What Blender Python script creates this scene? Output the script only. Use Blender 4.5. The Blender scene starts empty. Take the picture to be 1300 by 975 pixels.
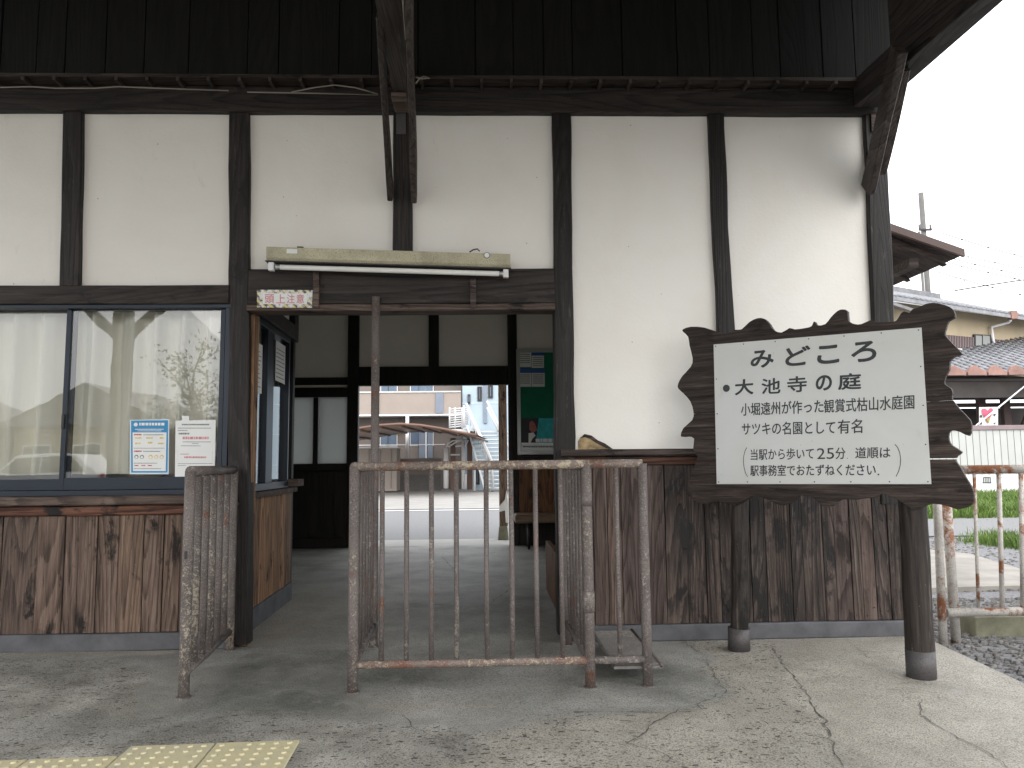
import bpy, math, random
import numpy as np
from mathutils import Vector, Matrix, geometry, noise
R = math.radians
random.seed(11)
sc = bpy.context.scene
col = sc.collection

# ------------------------------------------------------------ camera
FPX = 976.0; W0, H0 = 1300.0, 975.0
YAW, PIT, ROL = R(1.9), R(5.85), R(0.63)
fw = Vector((math.sin(YAW)*math.cos(PIT), math.cos(YAW)*math.cos(PIT), math.sin(PIT)))
r0 = Vector((math.cos(YAW), -math.sin(YAW), 0)); u0 = r0.cross(fw)
rr = math.cos(ROL)*r0 - math.sin(ROL)*u0
uu = math.cos(ROL)*u0 + math.sin(ROL)*r0
EYE = Vector((0, 0, 1.0))
cd = bpy.data.cameras.new('camera'); cam = bpy.data.objects.new('camera', cd); col.objects.link(cam)
cam.matrix_world = Matrix.Translation(EYE) @ Matrix((rr, uu, -fw)).transposed().to_4x4()
cd.sensor_width = 36; cd.lens = 36*FPX/W0; cd.clip_start = 0.05; cd.clip_end = 2000
sc.camera = cam

# measuring helpers: where a sight line meets a real plane of the place
def ray(px, py): return fw*FPX + rr*(px-650) + uu*(487.5-py)
def F(px, py, Y):                      # on the vertical plane y = Y -> (x, z)
    d = ray(px, py); p = EYE + d*(Y/d.y); return (p.x, p.z)
def G(px, py, z=0.0):                  # on the level plane z -> (x, y)
    d = ray(px, py); p = EYE + d*((z-1.0)/d.z); return (p.x, p.y)
def PL(px, py, p0, n):                 # on any plane
    d = ray(px, py); t = (Vector(p0)-EYE).dot(n)/d.dot(n); return EYE + d*t

# ------------------------------------------------------------ world, sun, exposure
SUN_EL, SUN_AZ = R(33), R(168)         # azimuth clockwise from +Y
w = bpy.data.worlds.new("World"); sc.world = w; w.use_nodes = True
nt = w.node_tree; nt.nodes.clear()
L = nt.links.new
out = nt.nodes.new('ShaderNodeOutputWorld'); bg = nt.nodes.new('ShaderNodeBackground')
sky = nt.nodes.new('ShaderNodeTexSky'); sky.sky_type = 'NISHITA'; sky.sun_disc = False
sky.sun_elevation = SUN_EL; sky.sun_rotation = SUN_AZ; sky.air_density = 1.2; sky.dust_density = 3.0
tc = nt.nodes.new('ShaderNodeTexCoord'); sep = nt.nodes.new('ShaderNodeSeparateXYZ')
L(tc.outputs['Generated'], sep.inputs[0])
mr = nt.nodes.new('ShaderNodeMapRange'); mr.inputs['From Min'].default_value = 0.0; mr.inputs['From Max'].default_value = 1.0
mr.inputs['To Min'].default_value = 0.66; mr.inputs['To Max'].default_value = 1.0
L(sep.outputs['Z'], mr.inputs['Value'])
mp = nt.nodes.new('ShaderNodeMapping'); mp.inputs['Scale'].default_value = (1, 1, 3.0); L(tc.outputs['Generated'], mp.inputs[0])
ns = nt.nodes.new('ShaderNodeTexNoise'); ns.inputs['Scale'].default_value = 1.7; ns.inputs['Detail'].default_value = 5; L(mp.outputs[0], ns.inputs[0])
cr = nt.nodes.new('ShaderNodeValToRGB'); L(ns.outputs[0], cr.inputs[0])
cr.color_ramp.elements[0].position = 0.32; cr.color_ramp.elements[0].color = (0.86, 0.90, 0.96, 1)
cr.color_ramp.elements[1].position = 0.68; cr.color_ramp.elements[1].color = (1.0, 0.985, 0.985, 1)
vm = nt.nodes.new('ShaderNodeVectorMath'); vm.operation = 'SCALE'; L(cr.outputs[0], vm.inputs[0]); L(mr.outputs[0], vm.inputs['Scale'])
v2 = nt.nodes.new('ShaderNodeVectorMath'); v2.operation = 'SCALE'; L(vm.outputs[0], v2.inputs[0]); v2.inputs['Scale'].default_value = 16.0
mx = nt.nodes.new('ShaderNodeMix'); mx.data_type = 'RGBA'; mx.inputs[0].default_value = 0.9
L(sky.outputs[0], mx.inputs[6]); L(v2.outputs[0], mx.inputs[7]); L(mx.outputs[2], bg.inputs[0])
bg.inputs[1].default_value = 0.1; L(bg.outputs[0], out.inputs[0])

sd = bpy.data.lights.new('sun', 'SUN'); sd.energy = 0.9; sd.angle = R(75); sd.color = (1.0, 0.965, 0.91)
so = bpy.data.objects.new('sun', sd); col.objects.link(so)
sdir = Vector((math.sin(SUN_AZ)*math.cos(SUN_EL), math.cos(SUN_AZ)*math.cos(SUN_EL), math.sin(SUN_EL)))
so.rotation_euler = sdir.to_track_quat('Z', 'Y').to_euler()
sc.view_settings.view_transform = 'Standard'; sc.view_settings.look = 'None'
sc.view_settings.exposure = 1.28; sc.view_settings.gamma = 1.0

# ------------------------------------------------------------ object helpers
def tag(o, label=None, cat=None, group=None, kind=None):
    if label: o['label'] = label
    if cat: o['category'] = cat
    if group: o['group'] = group
    if kind: o['kind'] = kind
    return o
def empty(name, loc, label, cat, group=None):
    o = bpy.data.objects.new(name, None); col.objects.link(o); o.location = loc; o.empty_display_size = 0.1
    return tag(o, label, cat, group)
def wloc(o):
    v = Vector((0, 0, 0))
    while o is not None: v += o.location; o = o.parent
    return v
class MB:
    def __init__(s): s.v = []; s.f = []; s.sm = []
    def add(s, vs, fs, smooth=False):
        b = len(s.v); s.v += [tuple(p) for p in vs]
        for f in fs: s.f.append(tuple(b+i for i in f)); s.sm.append(smooth)
        return s
    def box(s, x0, x1, y0, y1, z0, z1):
        return s.hexa([(x0,y0,z0),(x1,y0,z0),(x1,y1,z0),(x0,y1,z0),(x0,y0,z1),(x1,y0,z1),(x1,y1,z1),(x0,y1,z1)])
    def hexa(s, c):
        return s.add(c, [(0,3,2,1),(4,5,6,7),(0,1,5,4),(1,2,6,5),(2,3,7,6),(3,0,4,7)])
    def tube(s, pts, r, n=10, cap=True):
        pts = [Vector(p) for p in pts]; rs = r if isinstance(r, (list, tuple)) else [r]*len(pts)
        vs = []; fs = []; ref = None
        for i, p in enumerate(pts):
            d = (pts[min(i+1, len(pts)-1)]-pts[max(i-1, 0)]).normalized()
            if ref is None: ref = Vector((0,0,1)) if abs(d.z) < .9 else Vector((1,0,0))
            a = d.cross(ref).normalized(); b = d.cross(a).normalized(); ref = -b if ref.dot(-b) > 0 else b
            a = d.cross(ref).normalized(); b = a.cross(d).normalized()
            for k in range(n):
                t = 2*math.pi*k/n; vs.append(p + (a*math.cos(t)+b*math.sin(t))*rs[i])
        for i in range(len(pts)-1):
            for k in range(n): fs.append((i*n+k, i*n+(k+1) % n, (i+1)*n+(k+1) % n, (i+1)*n+k))
        s.add(vs, fs, True)
        if cap:
            b = len(s.v)-len(vs); s.f.append(tuple(b+k for k in range(n))[::-1]); s.sm.append(False)
            s.f.append(tuple(b+(len(pts)-1)*n+k for k in range(n))); s.sm.append(False)
        return s
    def timber(s, p0, p1, w, d, side=(1,0,0), wob=0.004, cham=0.006, seg=0, seed=0, taper=1.0):
        # squared beam from p0 to p1 with chamfers and a hand-hewn wobble; side = direction of the width
        p0 = Vector(p0); p1 = Vector(p1); ax = (p1-p0); Ln = ax.length; ax.normalize()
        a = Vector(side); a = (a-ax*a.dot(ax)).normalized(); b = ax.cross(a).normalized()
        n = seg or max(2, int(Ln/0.12)); vs = []; fs = []
        for i in range(n+1):
            t = i/n; k = 1+(taper-1)*t; hw, hd = w/2*k, d/2*k; c = min(cham, hw*.4, hd*.4)
            o1 = noise.noise(Vector((seed*3.1, t*Ln*2.2, 1)))*wob; o2 = noise.noise(Vector((seed*3.1, t*Ln*2.2, 9)))*wob
            o3 = noise.noise(Vector((seed*3.1, t*Ln*3.5, 19)))*wob
            P = p0+ax*(t*Ln)
            for (q, r) in ((-hw+c, -hd), (hw-c, -hd), (hw, -hd+c), (hw, hd-c), (hw-c, hd), (-hw+c, hd), (-hw, hd-c), (-hw, -hd+c)):
                vs.append(P + a*(q+o1+(o3 if q > 0 else -o3)) + b*(r+o2*.4))
        for i in range(n):
            for k in range(8): fs.append((i*8+k, i*8+(k+1) % 8, (i+1)*8+(k+1) % 8, (i+1)*8+k))
        fs.append(tuple(range(8))[::-1]); fs.append(tuple(n*8+k for k in range(8)))
        return s.add(vs, fs)
    def poly(s, pts, off):               # flat outline pts (3-D) given thickness by vector off
        pts = [Vector(p) for p in pts]; n = len(pts); off = Vector(off)
        tris = geometry.tessellate_polygon([pts])
        s.add(pts+[p+off for p in pts], [tuple(t) for t in tris]+[tuple(n+i for i in t)[::-1] for t in tris]+[(i, (i+1) % n, n+(i+1) % n, n+i) for i in range(n)])
        return s
    def build(s, name, mat, parent=None, bevel=0, fixn=True):
        o0 = wloc(parent) if parent else Vector((0,0,0))
        me = bpy.data.meshes.new(name)
        me.from_pydata([(x-o0.x, y-o0.y, z-o0.z) for x, y, z in s.v], [], s.f)
        me.polygons.foreach_set('use_smooth', s.sm)
        if mat: me.materials.append(mat)
        me.update()
        if fixn and len(s.f) < 60000:
            import bmesh
            bm = bmesh.new(); bm.from_mesh(me); bmesh.ops.recalc_face_normals(bm, faces=bm.faces); bm.to_mesh(me); bm.free()
        o = bpy.data.objects.new(name, me); col.objects.link(o)
        if parent: o.parent = parent
        if bevel:
            m = o.modifiers.new('bevel', 'BEVEL'); m.width = bevel; m.segments = 2; m.limit_method = 'ANGLE'
        return o
def bx(name, mat, parent, x0, x1, y0, y1, z0, z1, bevel=0): return MB().box(x0,x1,y0,y1,z0,z1).build(name, mat, parent, bevel)

# ------------------------------------------------------------ materials
def srgb(r, g, b):
    f = lambda c: (c/255/12.92) if c/255 <= 0.04045 else ((c/255+0.055)/1.055)**2.4
    return (f(r), f(g), f(b), 1)
class NM:
    def __init__(s, name, rough=0.6, metal=0.0, spec=0.4):
        s.m = bpy.data.materials.new(name); s.m.use_nodes = True; s.t = s.m.node_tree
        s.b = s.t.nodes['Principled BSDF']; s.b.inputs['Roughness'].default_value = rough
        s.b.inputs['Metallic'].default_value = metal; s.b.inputs['Specular IOR Level'].default_value = spec
    def n(s, typ, **kw):
        x = s.t.nodes.new(typ)
        for k, v in kw.items(): setattr(x, k, v)
        return x
    def l(s, a, b): s.t.links.new(a, b)
    def co(s, scale=(1,1,1), rnd=True):
        c = s.n('ShaderNodeTexCoord'); src = c.outputs['Object']
        if rnd:
            oi = s.n('ShaderNodeObjectInfo'); m = s.n('ShaderNodeMath', operation='MULTIPLY'); m.inputs[1].default_value = 57.0
            s.l(oi.outputs['Random'], m.inputs[0]); a = s.n('ShaderNodeVectorMath', operation='ADD'); s.l(src, a.inputs[0]); s.l(m.outputs[0], a.inputs[1]); src = a.outputs[0]
        mp = s.n('ShaderNodeMapping'); mp.inputs['Scale'].default_value = scale; s.l(src, mp.inputs[0]); return mp.outputs[0]
    def noise(s, v, scale, detail=4, rough=0.55, dist=0.0):
        x = s.n('ShaderNodeTexNoise'); x.inputs['Scale'].default_value = scale; x.inputs['Detail'].default_value = detail
        x.inputs['Roughness'].default_value = rough; x.inputs['Distortion'].default_value = dist; s.l(v, x.inputs[0]); return x.outputs[0]
    def vor(s, v, scale, rand=1.0, feat='F1', out='Distance'):
        x = s.n('ShaderNodeTexVoronoi', feature=feat); x.inputs['Scale'].default_value = scale; x.inputs['Randomness'].default_value = rand
        s.l(v, x.inputs[0]); return x.outputs[out]
    def ramp(s, fac, stops):
        x = s.n('ShaderNodeValToRGB'); e = x.color_ramp.elements
        while len(e) < len(stops): e.new(0.5)
        for el, (p, c) in zip(e, stops):
            el.position = p; el.color = c if isinstance(c, tuple) else (c, c, c, 1)
        s.l(fac, x.inputs[0]); return x.outputs[0]
    def mix(s, fac, a, b, mode='MIX'):
        x = s.n('ShaderNodeMix', data_type='RGBA', blend_type=mode)
        for v, i in ((fac, 0), (a, 6), (b, 7)):
            if isinstance(v, (int, float)): x.inputs[i].default_value = v
            elif isinstance(v, tuple): x.inputs[i].default_value = v
            else: s.l(v, x.inputs[i])
        return x.outputs[2]
    def math(s, op, a, b=None):
        x = s.n('ShaderNodeMath', operation=op)
        for v, i in ((a, 0), (b, 1)):
            if v is None: continue
            if isinstance(v, (int, float)): x.inputs[i].default_value = v
            else: s.l(v, x.inputs[i])
        return x.outputs[0]
    def attr(s, name): return s.n('ShaderNodeAttribute', attribute_name=name).outputs['Fac']
    def col(s, c):
        if isinstance(c, tuple): s.b.inputs['Base Color'].default_value = c
        else: s.l(c, s.b.inputs['Base Color'])
    def rough(s, c): s.l(c, s.b.inputs['Roughness'])
    def bump(s, h, strength=0.3, dist=0.01):
        x = s.n('ShaderNodeBump'); x.inputs['Strength'].default_value = strength; x.inputs['Distance'].default_value = dist
        s.l(h, x.inputs['Height']); s.l(x.outputs[0], s.b.inputs['Normal'])

def wood(name, dark, mid, light, axis='z', blotch=0.0, blotchcol=(0.008,0.007,0.006,1), rough=0.7, fine=1.0, bump=0.5, wear=0.0, wearcol=(0.25,0.22,0.19,1), ring=1.0):
    m = NM(name, rough, spec=0.3)
    k = {'z': (1,1,.05), 'x': (.05,1,1), 'y': (1,.05,1), 'h': (.05,.05,1)}[axis]
    g = m.co(tuple(a*fine for a in k))
    k2 = {'z': (1,1,.09), 'x': (.09,1,1), 'y': (1,.09,1), 'h': (.12,.12,1)}[axis]
    g2 = m.co(k2)
    fine_ = m.noise(g, 80, 5, .72)
    med = m.noise(g, 22, 5, .6, .4)
    big = m.noise(g2, 3.3, 1, .4, .15)
    # growth rings: contour bands of a stretched noise -> cathedral figure
    rings = m.math('FRACT', m.math('MULTIPLY', m.math('ADD', big, m.math('MULTIPLY', med, .035)), 26.0*max(ring, .01)))
    rings = m.ramp(rings, [(0.0, 1.0), (0.55, .75), (0.86, 0.0), (0.97, .15), (1.0, 1.0)])
    f = m.math('ADD', m.math('MULTIPLY', med, .45), m.math('MULTIPLY', fine_, .55))
    if ring > 0: f = m.math('ADD', m.math('MULTIPLY', f, .85), m.math('MULTIPLY', rings, .11*min(1, ring)))
    c = m.ramp(f, [(0.39, dark), (0.50, mid), (0.63, light)])
    oi = m.n('ShaderNodeObjectInfo')
    tint = m.ramp(oi.outputs['Random'], [(0.0, (0.62,0.62,0.64,1)), (0.5, (1,.96,.93,1)), (1.0, (1.18,1.12,1.06,1))])
    c = m.mix(1.0, c, tint, 'MULTIPLY')
    if bump: 
        cd_ = m.ramp(m.noise(g, 60, 3, .6), [(0.30, .75), (0.40, 0.0)]); c = m.mix(cd_, c, tuple(a*.35 for a in dark[:3])+(1,))
    if blotch > 0:
        b = m.noise(m.co({'z': (1,1,.45), 'x': (.45,1,1), 'y': (1,.45,1), 'h': (.4,.4,1)}[axis]), 7.0, 5, .65, .3)
        bm_ = m.ramp(b, [(0.62-blotch*.25, 0.0), (0.69-blotch*.25, 1.0)])
        c = m.mix(bm_, c, blotchcol)
    if wear > 0:
        b = m.noise(m.co({'z': (1,1,.1), 'x': (.1,1,1), 'y': (1,.1,1), 'h': (.1,.1,1)}[axis]), 40.0, 6, .75)
        c = m.mix(m.math('MULTIPLY', m.ramp(b, [(0.60, 0.0), (0.70, 1.0)]), wear), c, wearcol)
    sp = m.ramp(m.vor(m.co((1,1,1)), 22.0), [(0.035, 0.6), (0.05, 0.0)])
    c = m.mix(sp, c, wearcol)
    m.col(c)
    m.bump(m.math('ADD', med, m.math('ADD', m.math('MULTIPLY', fine_, .5), m.math('MULTIPLY', rings, .6))), bump, 0.006)
    return m.m
M = {}
M['timber_z'] = wood('dark timber upright', (.009,.0075,.007,1), (.018,.0155,.0145,1), (.038,.033,.031,1), 'z', .2, rough=.55, wear=.5, wearcol=(.13,.11,.10,1))
M['timber_x'] = wood('dark timber level', (.014,.0115,.0105,1), (.031,.025,.0225,1), (.056,.046,.041,1), 'x', .1, rough=.6, wear=.3, wearcol=(.12,.10,.09,1))
M['timber_y'] = wood('dark timber arm', (.022,.018,.0165,1), (.043,.036,.033,1), (.078,.066,.060,1), 'y', .1, rough=.6, wear=.3, wearcol=(.14,.12,.10,1))
M['black_board'] = wood('blackened eave board', (.0015,.0018,.0015,1), (.0033,.0038,.0033,1), (.007,.0075,.007,1), 'z', 0, rough=.8, bump=.3, wearcol=(.02,.02,.02,1))
M['room_timber'] = wood('waiting room timber', (.006,.005,.0045,1), (.012,.010,.009,1), (.022,.018,.016,1), 'z', 0, rough=.55)
M['plank_left'] = wood('weathered brown plank', (.042,.029,.023,1), (.115,.082,.066,1), (.20,.15,.123,1), 'z', .22, (.014,.010,.008,1), rough=.72, bump=.9, wear=.35, wearcol=(.30,.22,.18,1), ring=1.1)
M['plank_warm'] = wood('warm brown plank', (.085,.045,.023,1), (.24,.14,.078,1), (.45,.29,.18,1), 'z', .06, (.03,.014,.007,1), rough=.7, ring=.9)
M['plank_mid'] = wood('browner plank', (.052,.037,.029,1), (.125,.088,.067,1), (.21,.152,.115,1), 'z', .18, (.016,.010,.008,1), rough=.75, ring=1.1)
M['plank_right'] = wood('charred dark plank', (.012,.009,.008,1), (.040,.030,.026,1), (.115,.088,.076,1), 'z', .38, (.011,.009,.0085,1), rough=.58, wear=.5, wearcol=(.20,.165,.145,1), ring=1.2, bump=.9)
M['plank_brown'] = wood('greyed brown plank', (.035,.024,.020,1), (.095,.068,.058,1), (.18,.138,.12,1), 'z', .08, (.02,.013,.011,1), rough=.72, wear=.2, ring=1.2)
M['sill_wood'] = wood('reddish sill wood', (.030,.012,.008,1), (.10,.042,.026,1), (.20,.10,.065,1), 'x', .45, (.010,.008,.007,1), rough=.65)
M['cap_wood'] = wood('greyed capping wood', (.03,.022,.019,1), (.075,.055,.047,1), (.15,.12,.105,1), 'x', .2, rough=.7)
M['sign_wood'] = wood('ragged sign wood', (.018,.0135,.012,1), (.050,.039,.034,1), (.115,.092,.082,1), 'h', .05, rough=.6, fine=1.5, ring=.35, bump=1.0, wear=.5, wearcol=(.12,.10,.09,1))
M['log'] = wood('peeled log', (.015,.0125,.011,1), (.042,.035,.031,1), (.088,.074,.066,1), 'z', .2, rough=.6, ring=.4, wear=.4, fine=.6, bump=.8)
M['roof_wood'] = wood('weathered canopy roof board', (.10,.070,.048,1), (.17,.125,.088,1), (.25,.19,.14,1), 'y', 0)
M['bench_wood'] = wood('bench wood', (.10,.065,.04,1), (.17,.12,.08,1), (.25,.18,.12,1), 'x', 0, rough=.45)
M['brown_lac'] = wood('brown room panel', (.07,.028,.010,1), (.17,.075,.028,1), (.26,.125,.05,1), 'z', .25, (.02,.01,.005,1), rough=.5, ring=.8)

def plaster(name, base=(.80,.785,.74,1), dirt=(.60,.55,.45,1)):
    m = NM(name, .85, spec=.2)
    v = m.co((1,1,1), False)
    a = m.noise(v, 1.6, 6, .62, .4)
    c = m.mix(m.ramp(a, [(0.45, 0.0), (0.80, .25)]), base, dirt)
    s = m.noise(m.co((1,1,.35), False), 9, 5, .7, .8)
    c = m.mix(m.ramp(s, [(0.66, 0.0), (0.78, .22)]), c, (.42,.39,.34,1))
    d = m.ramp(m.vor(v, 9), [(0.022, .8), (0.035, 0.0)])
    c = m.mix(d, c, (.12,.11,.10,1))
    m.col(c); m.bump(m.math('ADD', m.noise(v, 55, 4, .6), m.math('MULTIPLY', m.noise(v, 5, 3), 2.5)), .12, .01)
    return m.m
M['plaster'] = plaster('white lime plaster')
M['plaster_room'] = plaster('room plaster', (.86,.82,.75,1), (.62,.58,.50,1))
def solid(name, c, rough=.6, metal=0, var=.12, scale=8, bump=.05, spec=.4):
    m = NM(name, rough, metal, spec); v = m.co((1,1,1))
    a = m.noise(v, scale, 4, .6)
    lo = tuple(x*(1-var) for x in c[:3])+(1,); hi = tuple(min(1, x*(1+var)) for x in c[:3])+(1,)
    m.col(m.ramp(a, [(0.3, lo), (0.7, hi)]));
    if bump: m.bump(m.noise(v, scale*6, 3), bump, .005)
    return m.m
def peeling(name, base, chip, chiplo, chiphi, rust=(.16,.055,.022,1), rustlo=.62, rusthi=.70, rough=.5, sc_=46):
    m = NM(name, rough, 0, .35); v = m.co((1,1,1))
    g = m.noise(v, 6, 4, .6)
    c = m.mix(m.ramp(g, [(0.35, 0.0), (0.65, 1.0)]), base, tuple(x*1.45 for x in base[:3])+(1,))
    r = m.noise(v, 5.5, 7, .72, .3); rm = m.ramp(r, [(rustlo, 0.0), (rusthi, 1.0)])
    c = m.mix(rm, c, m.mix(m.noise(v, 50, 3), tuple(x*.5 for x in rust[:3])+(1,), tuple(min(1, x*1.8) for x in rust[:3])+(1,)))
    big = m.noise(v, 2.3, 2, .5); s = m.noise(v, sc_, 6, .75)
    f = m.math('ADD', s, m.math('MULTIPLY', m.math('SUBTRACT', big, .5), .55))
    cm = m.ramp(f, [(chiplo, 0.0), (chiphi, 1.0)])
    c = m.mix(cm, c, chip)
    sp = m.noise(v, 150, 2, .6); c = m.mix(m.ramp(sp, [(0.60, 0.0), (0.68, .7)]), c, chip); c = m.mix(m.ramp(sp, [(0.34, .6), (0.42, 0.0)]), c, tuple(x*.35 for x in base[:3])+(1,)); m.col(c)
    m.bump(m.math('SUBTRACT', m.math('ADD', m.math('MULTIPLY', cm, -.6), m.math('MULTIPLY', rm, -.5)), m.math('MULTIPLY', s, -.5)), .5, .003)
    return m.m
M['gate_pipe'] = peeling('grey peeling pipe', (.105,.090,.085,1), (.30,.275,.235,1), .61, .66, (.13,.055,.03,1), .56, .70)
M['gate_rail'] = peeling('rusty chipped rail', (.15,.12,.105,1), (.42,.36,.265,1), .54, .61, (.15,.055,.03,1), .50, .64)
M['gate_speck'] = peeling('speckled peeling pipe', (.105,.090,.084,1), (.36,.32,.255,1), .575, .63, (.12,.05,.028,1), .58, .7, sc_=62)
M['white_rust'] = peeling('rusted white rail', (.36,.345,.32,1), (.10,.045,.025,1), .70, .74, (.20,.078,.035,1), .50, .57)
M['steel_band'] = peeling('dull steel band', (.055,.052,.053,1), (.13,.10,.09,1), .62, .70, (.075,.05,.042,1), .56, .68)
M['navy'] = solid('navy aluminium', (.020,.028,.040,1), .38, .3, .1, 5, 0)
M['grey_sill'] = solid('grey ground sill', (.085,.087,.095,1), .7, 0, .35, 6, .2)
M['cream_lamp'] = peeling('aged cream enamel', (.36,.34,.24,1), (.20,.13,.07,1), .70, .76, (.16,.10,.06,1), .66, .72)
M['tube'] = solid('white glass tube', (.78,.78,.74,1), .2, 0, .03, 4, 0)
M['white_metal'] = solid('white enamel', (.72,.72,.72,1), .4, 0, .05, 6, 0)
M['panel_white'] = None
m = NM('painted sign panel', .38, 0, .45); v = m.co((1,1,1), False)
c = m.mix(m.ramp(m.noise(v, 2.2, 5, .6, .5), [(0.42, 0.0), (0.75, .45)]), (.60,.62,.61,1), (.50,.49,.43,1))
c = m.mix(m.ramp(m.noise(m.co((1,1,.3), False), 14, 5, .7), [(0.62, 0.0), (0.74, .35)]), c, (.42,.38,.29,1))
c = m.mix(m.ramp(m.vor(v, 13), [(0.02, .7), (0.035, 0.0)]), c, (.2,.15,.1,1)); m.col(c); M['panel_white'] = m.m
M['ink'] = solid('charcoal lettering', (.030,.036,.038,1), .5, 0, .3, 20, 0)
M['screw'] = solid('rusty nail head', (.07,.045,.03,1), .5, .4, .3, 20, 0)
M['sand'] = solid('exposed clay daub', (.36,.27,.15,1), .95, 0, .45, 26, 1.0)
M['green_felt'] = solid('green felt', (.010,.15,.085,1), .9, 0, .12, 5, 0)
M['alu'] = solid('brushed aluminium', (.42,.43,.43,1), .35, .7, .06, 9, 0)
M['paper'] = solid('white paper', (.74,.76,.75,1), .7, 0, .03, 4, 0)
M['paper_dim'] = solid('grey paper', (.74,.75,.73,1), .7, 0, .05, 4, 0)
M['blue_print'] = solid('blue print', (.035,.25,.50,1), .5, 0, .05, 4, 0)
M['navy_print'] = solid('deep blue print', (.03,.12,.35,1), .5, 0, .05, 4, 0)
M['pale_print'] = solid('pale blue print', (.62,.72,.80,1), .6, 0, .03, 4, 0)
M['red_print'] = solid('red print', (.48,.03,.05,1), .5, 0, .1, 4, 0)
M['pink_print'] = solid('faded red print', (.60,.26,.29,1), .5, 0, .2, 60, 0)
M['grey_print'] = solid('grey print', (.20,.22,.22,1), .6, 0, .2, 30, 0)
M['gold_print'] = solid('yellow print', (.70,.50,.12,1), .6, 0, .2, 30, 0)
M['black_print'] = solid('black print', (.03,.03,.035,1), .5, 0, .1, 30, 0)
M['teal_print'] = solid('teal print', (.03,.38,.40,1), .5, 0, .3, 12, 0)
M['skin_print'] = solid('salmon print', (.40,.14,.11,1), .5, 0, .3, 30, 0)
M['metal_dark'] = solid('dark iron', (.03,.028,.027,1), .5, .3, .2, 15, .1)
M['wire'] = solid('pale cable', (.22,.20,.17,1), .6, 0, .1, 5, 0)
M['concrete_pole'] = solid('pole concrete', (.13,.125,.12,1), .85, 0, .15, 3, .1)
M['concrete_block'] = solid('mossy concrete block', (.17,.17,.12,1), .9, 0, .3, 9, .4)
M['cable'] = solid('far black cable', (.02,.02,.022,1), .6, 0, .1, 5, 0)
M['asphalt'] = solid('pale worn asphalt', (.165,.165,.165,1), .9, 0, .22, 60, .3)
M['stair_white'] = solid('stair paint', (.50,.51,.52,1), .5, 0, .05, 2, 0)
M['lot'] = solid('bright concrete yard', (.26,.25,.235,1), .9, 0, .12, 2, .1)
M['step'] = solid('pale step stone', (.36,.355,.335,1), .85, 0, .1, 5, .1)
M['road_paint'] = solid('white road paint', (.5,.5,.5,1), .8, 0, .08, 8, 0)
M['earth'] = solid('dull earth', (.24,.23,.21,1), .95, 0, .3, 2, .3)
M['path'] = solid('pale path concrete', (.25,.235,.21,1), .9, 0, .2, 3, .2)
M['gravel_flat'] = solid('fine grey gravel', (.17,.17,.175,1), .95, 0, .45, 45, .8)
M['beige_wall'] = solid('beige apartment wall', (.18,.152,.137,1), .8, 0, .06, 1.5, 0)
M['beige_parapet'] = solid('pale beige parapet', (.29,.25,.222,1), .8, 0, .05, 1.5, 0)
M['blue_glass'] = solid('blue grey shutter glass', (.10,.14,.20,1), .25, 0, .15, 2, 0)
M['slate_door'] = solid('slate blue door', (.17,.20,.25,1), .5, 0, .1, 2, 0)
M['carport_brown'] = solid('brown carport', (.13,.075,.055,1), .45, .2, .1, 2, 0)
M['carport_roof'] = solid('smoked carport sheet', (.26,.185,.15,1), .35, 0, .1, 2, 0)
M['bluewhite'] = solid('pale blue cladding', (.33,.41,.47,1), .6, 0, .05, 1, 0)
M['cream_wall'] = solid('cream house wall', (.40,.335,.23,1), .85, 0, .1, .8, .1)
M['brown_siding'] = solid('brown board siding', (.09,.065,.06,1), .7, 0, .15, 3, 0)
M['roof_grey'] = solid('silver grey roof tile', (.20,.205,.22,1), .42, 0, .35, 3, 0)
M['roof_dark'] = solid('dark roof tile', (.16,.16,.17,1), .5, 0, .25, 3, 0)
M['roof_red'] = solid('orange red edge tile', (.27,.155,.13,1), .6, 0, .25, 2, .1)
M['fence_white'] = solid('ribbed white fence sheet', (.42,.435,.415,1), .6, 0, .06, 1.5, 0)
M['mauve_cap'] = solid('mauve fence cap', (.22,.17,.18,1), .6, 0, .1, 2, 0)
M['shade_inside'] = solid('dark store interior', (.045,.04,.038,1), .9, 0, .3, 1, 0)
M['eave_brown'] = wood('side eave wood', (.017,.012,.011,1), (.036,.026,.024,1), (.065,.050,.045,1), 'x', .2)
M['fascia'] = solid('brown fascia', (.105,.072,.064,1), .6, 0, .1, 4, 0)
M['white_cloth'] = solid('white cloth', (.70,.70,.68,1), .9, 0, .1, 6, .2)
M['car_white'] = solid('white car paint', (.75,.76,.77,1), .25, 0, .01, 1, 0)
M['rubber'] = solid('black rubber', (.02,.02,.02,1), .8, 0, .1, 10, 0)
M['dark_glass'] = solid('dark glass', (.02,.025,.03,1), .1, 0, .05, 2, 0)
M['red_lamp'] = solid('red lamp plastic', (.4,.02,.02,1), .3, 0, .05, 2, 0)
M['bark'] = solid('grey bark', (.10,.085,.07,1), .9, 0, .3, 12, .4)
M['heart_pink'] = solid('pink print', (.50,.10,.16,1), .6, 0, .15, 9, 0)
M['moss_print'] = solid('olive print', (.30,.28,.08,1), .6, 0, .2, 9, 0)
m = NM('frosted pane'); m.t.nodes.remove(m.b)
tl_ = m.n('ShaderNodeBsdfTranslucent'); tl_.inputs[0].default_value = (.62,.64,.62,1); df = m.n('ShaderNodeBsdfDiffuse'); df.inputs[0].default_value = (.45,.47,.46,1)
gg = m.n('ShaderNodeBsdfGlossy'); gg.inputs['Roughness'].default_value = .3; a1 = m.n('ShaderNodeMixShader'); a2 = m.n('ShaderNodeMixShader'); a1.inputs[0].default_value = .55; a2.inputs[0].default_value = .06
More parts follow.
